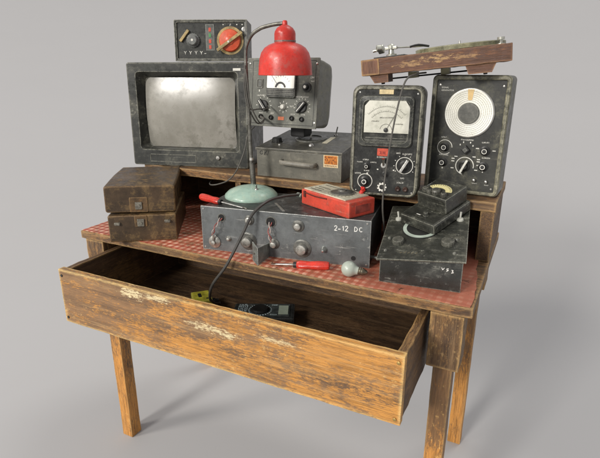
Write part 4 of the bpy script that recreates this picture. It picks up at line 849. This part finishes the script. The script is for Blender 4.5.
# ------------------------------------------------------------------ sloping dark box at the right with the light meter on it
FL, FR, RL = V((.966, .039, .867)), V((1.168, .061, .8855)), V((.931, .295, .939))
AX = (FR - FL).normalized(); AY = (RL - FL); AY = (AY - AX * AY.dot(AX)).normalized(); AZ = AX.cross(AY)
def slope_box():
    dk = paint('slope_box_paint', (0.0190, 0.0208, 0.0190), (.46, .46, .40), .36, scale=8, dust=(.12, .125, .11), dust_amt=.45, vary=.35, edge_w=.0025, spec=.6)
    tp = paint('slope_top_paint', (0.0272, 0.0285, 0.0233), (.46, .46, .38), .38, scale=9, dust=(.17, .165, .125), dust_amt=.4, vary=.3, edge_w=.0025, spec=.6)
    T = thing('sloping_instrument', 'dark sloping instrument box with two knobs at the right front of the table', 'instrument', FL - V((0, 0, FL.z - HC)))
    o = V(T.location); w, d = .2036, .247
    P = lambda a, b, c=0: FL + AX * a + AY * b + AZ * c - o
    # body
    q = [P(.008, .004, -.004), P(w - .006, .004, -.004), P(w - .005, d - .004, -.004), P(.008, d - .004, -.004)]
    low = [V((p.x, p.y, 0)) for p in q]
    m = MB(); m.loft([low, q]); bmesh.ops.bevel(m.bm, geom=list(m.bm.edges), offset=.0012, segments=2, profile=.6, affect='EDGES'); m.build('housing', dk, T)
    RM = Matrix((AX, AY, AZ)).transposed().to_4x4(); rot = RM.to_euler(); L = FL - o
    m = MB(); m.box(0, w, 0, d, -.004, 0, .001); m.build('top_panel', tp, T, L, rot)
    UP = (0, 0, 1)
    pale = plain('dial_pale_green', (.36, .42, .36), .45, vary=.25)
    m = MB(); cu, cv, R = .0900, .1350, .0450
    m.lathe([(R + .002, 0), (R + .002, .0016), (R, .002), (0, .002)], (cu, cv, 0), UP, 56); dl = m.build('dial', M['black'], T, L, rot)
    m = MB(); n = 56; m.loft([[V((cu + r * math.cos(a), cv + r * math.sin(a), z)) for r, z in ((R - .009, .0022), (R - .009, .0032), (R, .0032), (R, .0022))] for a in [2 * PI * k / n for k in range(n)] + [0]], False, False); m.build('dial_scale', pale, dl)
    for u, v, r in ((.0416, .0716, .0145), (.1596, .0726, .0160)):
        m = MB(); m.lathe([(r, 0), (r, .007), (r * .9, .010), (r * .55, .011), (0, .0112)], (u, v, 0), UP, 32, True, .025); m.build('knob', paint('slope_knob_%d' % int(u * 1000), (.055, .055, .045), (.3, .3, .25), .4, scale=40, edge_w=.0015), T, L, rot)
    for u, v in ((.0167, .0334), (.0181, .0873), (.1767, .0312), (.1790, .0871)):
        m = MB(); m.lathe([(.0048, 0), (.0042, .003), (.002, .005), (0, .0052)], (u, v, 0), UP, 14); m.build('screw', M['gunmetal'], T, L, rot)
    for u, v, s_ in ((.0272, .178, -1), (.1818, .1794, 1)):
        m = MB(); m.lathe([(.009, 0), (.008, .004), (.004, .006), (0, .006)], (u, v, 0), UP, 16); m.tube([(u, v, .004), (u + .002 * s_, v + .010, .018)], lambda q: .002 + .001 * q, 8, 0); m.build('toggle_switch', plain('toggle_ivory', (.42, .42, .37), .35), T, L, rot)
    m = MB()
    for k in range(5): stroke(m, .052 + k * .009, .026, .057 + k * .009, .030 + (k % 2) * .003, .0012, 0)
    for v in m.bm.verts: v.co = V((v.co.x, v.co.z, .0003 if abs(v.co.y) < 1e-4 else .0001))
    m.build('faded_marks', plain('faded_marks', (.16, .13, .075), .6), T, L, rot)
    m = MB(); zt = (P(w * .75, .004).z) - .012; fdir = V((AX.x, AX.y, 0)).normalized(); nrm = V((fdir.y, -fdir.x, 0))
    for (a, b, c_, e) in ((.143, 0, .1455, -.0055), (.1455, -.0055, .149, 0), (.1585, -.001, .1545, -.001), (.1545, -.001, .1545, -.004), (.1545, -.004, .1585, -.0045), (.1585, -.0045, .154, -.008), (.165, -.003, .169, -.004), (.169, -.004, .1665, -.0065), (.1665, -.0065, .170, -.009), (.170, -.009, .165, -.0105)):
        p0, p1 = low[0] + fdir * a + V((0, 0, zt - .006 + b)) + nrm * .0004, low[0] + fdir * c_ + V((0, 0, zt - .006 + e)) + nrm * .0004
        dd = (p1 - p0).normalized(); pp = dd.cross(nrm) * .0007; m.loft([[p0 - pp, p0 + pp, p0 + pp + nrm * .0005, p0 - pp + nrm * .0005], [p1 - pp, p1 + pp, p1 + pp + nrm * .0005, p1 - pp + nrm * .0005]])
    m.build('paint_marks', M['chalk'], T)
slope_box()

def light_meter():
    ca = paint('light_meter_case', (0.0224, 0.0230, 0.0190), (.42, .42, .34), .34, scale=12, dust=(.15, .15, .115), dust_amt=.35, edge_w=.004, edge_gain=4, spec=.6)
    RM = (Matrix((AX, AY, AZ)).transposed().to_4x4()) @ Matrix.Rotation(-0.575, 4, 'Z')
    o = FL + AX * .0345 + AY * .1590 + AZ * .006
    T = thing('light_meter', 'two tier black hand instrument with a cream arc scale lying on the sloping box', 'meter', o, rot=RM.to_euler())
    w, d, h = .108, .150, .024
    m = MB(); m.box(0, w, 0, d, -.0035, h, .0062); m.build('lower_case', ca, T)
    m = MB(); m.box(.010, w - .008, .058, d - .004, h + .0004, h + .042, .0058); m.build('upper_case', ca, T)
    z = h + .042; cu, cv = .055, .083
    m = MB(); n = 24; L = []
    for k in range(n + 1):
        a = .12 * PI + PI * .76 * k / n; L.append([V((cu + r * math.cos(a), cv + r * math.sin(a) * 1.0, zz)) for r, zz in ((.020, z - .0005), (.020, z + .0010), (.036, z + .0010), (.036, z - .0005))])
    m.loft(L); sc_ = m.build('arc_scale', plain('scale_cream', (.66, .60, .30), .45, vary=.1), T)
    m = MB()
    for k in range(13):
        a = .16 * PI + PI * .68 * k / 12; c_, s_ = math.cos(a), math.sin(a); p = V((-s_, c_, 0)) * .0006
        A, B_ = V((cu + .030 * c_, cv + .030 * s_, z + .0011)), V((cu + .0345 * c_, cv + .0345 * s_, z + .0011)); m.loft([[A - p, A + p, A + p + V((0, 0, .0003)), A - p + V((0, 0, .0003))], [B_ - p, B_ + p, B_ + p + V((0, 0, .0003)), B_ - p + V((0, 0, .0003))]])
    m.build('scale_marks', M['black'], sc_)
    for (u, v, r) in ((.026, .074, .0085), (.055, .078, .0115), (.082, .073, .0075), (.042, .068, .006)):
        m = MB(); m.lathe([(r, 0), (r, .006), (r * .8, .009), (r * .3, .010), (0, .010)], (u, v, z), (0, 0, 1), 22, True, .03); m.build('knob', paint('lm_knob_%d' % int(u * 1000), (.05, .05, .042), (.38, .37, .3), .35, scale=50, edge_w=.0015), T)
    m = MB(); m.lathe([(.0075, 0), (.007, .004), (.0055, .009), (.002, .011), (0, .011)], (.060, .030, h), (0, 0, 1), 18); m.build('button', ca, T)
    m = MB(); m.box(.036, .048, .022, .0245, h - .0002, h + .0006); m.build('lettering', M['white_print'], T)
light_meter()

# ------------------------------------------------------------------ things in the drawer
ZD = .5905 + .0122
def digital_meter():
    a = math.atan2(.1461 - .0769, .6789 - .5313)
    o = V((.5290, .0780, 0)); nx = V((math.cos(a), math.sin(a), 0)); ny = V((-nx.y, nx.x, 0)); o = o - ny * .092
    T = thing('digital_multimeter', 'black digital multimeter with small grey display lying in the open drawer', 'multimeter', (o.x, o.y, ZD), a)
    bl = paint('digital_meter_plastic', (.022, .024, .024), (.16, .17, .17), .4, scale=30, dust=(.09, .09, .08), dust_amt=.3, edge_w=.003)
    m = MB(); m.box(0, .178, 0, .092, 0, .030, .006); m.build('body', bl, T)
    m = MB(); m.box(.012, .164, .010, .082, .0302, .0315, .0004); m.build('face_plate', paint('digital_face', (.045, .055, .055), (.2, .22, .22), .4, scale=30, edge_gain=0), T)
    m = MB(); m.box(.132, .160, .020, .072, .0316, .0330, .0006); m.build('display', plain('lcd_grey_green', (.36, .42, .34), .25, vary=.08), T)
    m = MB(); m.lathe([(.026, 0), (.026, .004), (.022, .007), (0, .007)], (.078, .046, .0316), (0, 0, 1), 36, True, .02); m.build('selector', M['black'], T)
    m = MB()
    for i in range(26):
        q = 2 * PI * i / 26; stroke(m, .078 + .030 * math.cos(q), .046 + .030 * math.sin(q), .078 + .0345 * math.cos(q), .046 + .0345 * math.sin(q), .0032, 0)
    for k in range(6): scribble(m, .015, .013 + k * .0118, .030, .0075, 0, .0018)
    scribble(m, .11, .016, .018, .005, 0, .0012); scribble(m, .11, .074, .02, .005, 0, .0012)
    for v in m.bm.verts: v.co = V((v.co.x, v.co.z, .0318 if v.co.y < .0002 else .0316))
    m.build('face_print', plain('pale_blue_print', (.55, .66, .68), .5), T)
digital_meter()
def yellow_block():
    T = thing('yellow_adapter', 'small yellow plastic adapter with a dark slot in the open drawer', 'adapter', (.423, .0178, ZD), .81)
    ye = paint('yellow_plastic', (.50, .46, .05), (.5, .5, .25), .4, scale=40, dust=(.25, .22, .05), dust_amt=.4, edge_w=.003)
    m = MB(); m.box(0, .056, 0, .074, 0, .034, .004); m.build('body', ye, T)
    m = MB(); m.box(.018, .028, .030, .056, .0335, .0346, .0004); m.lathe([(.004, 0), (.004, .0008), (0, .0008)], (.042, .016, .0338), (0, 0, 1), 14); m.build('slot', M['hole'], T)
    m = MB(); m.lathe([(.008, 0), (.008, .012), (.005, .014), (.0045, .022), (0, .022)], (.0555, .03, .016), (1, 0, 0), 16); m.build('socket', M['rubber'], T)
yellow_block()
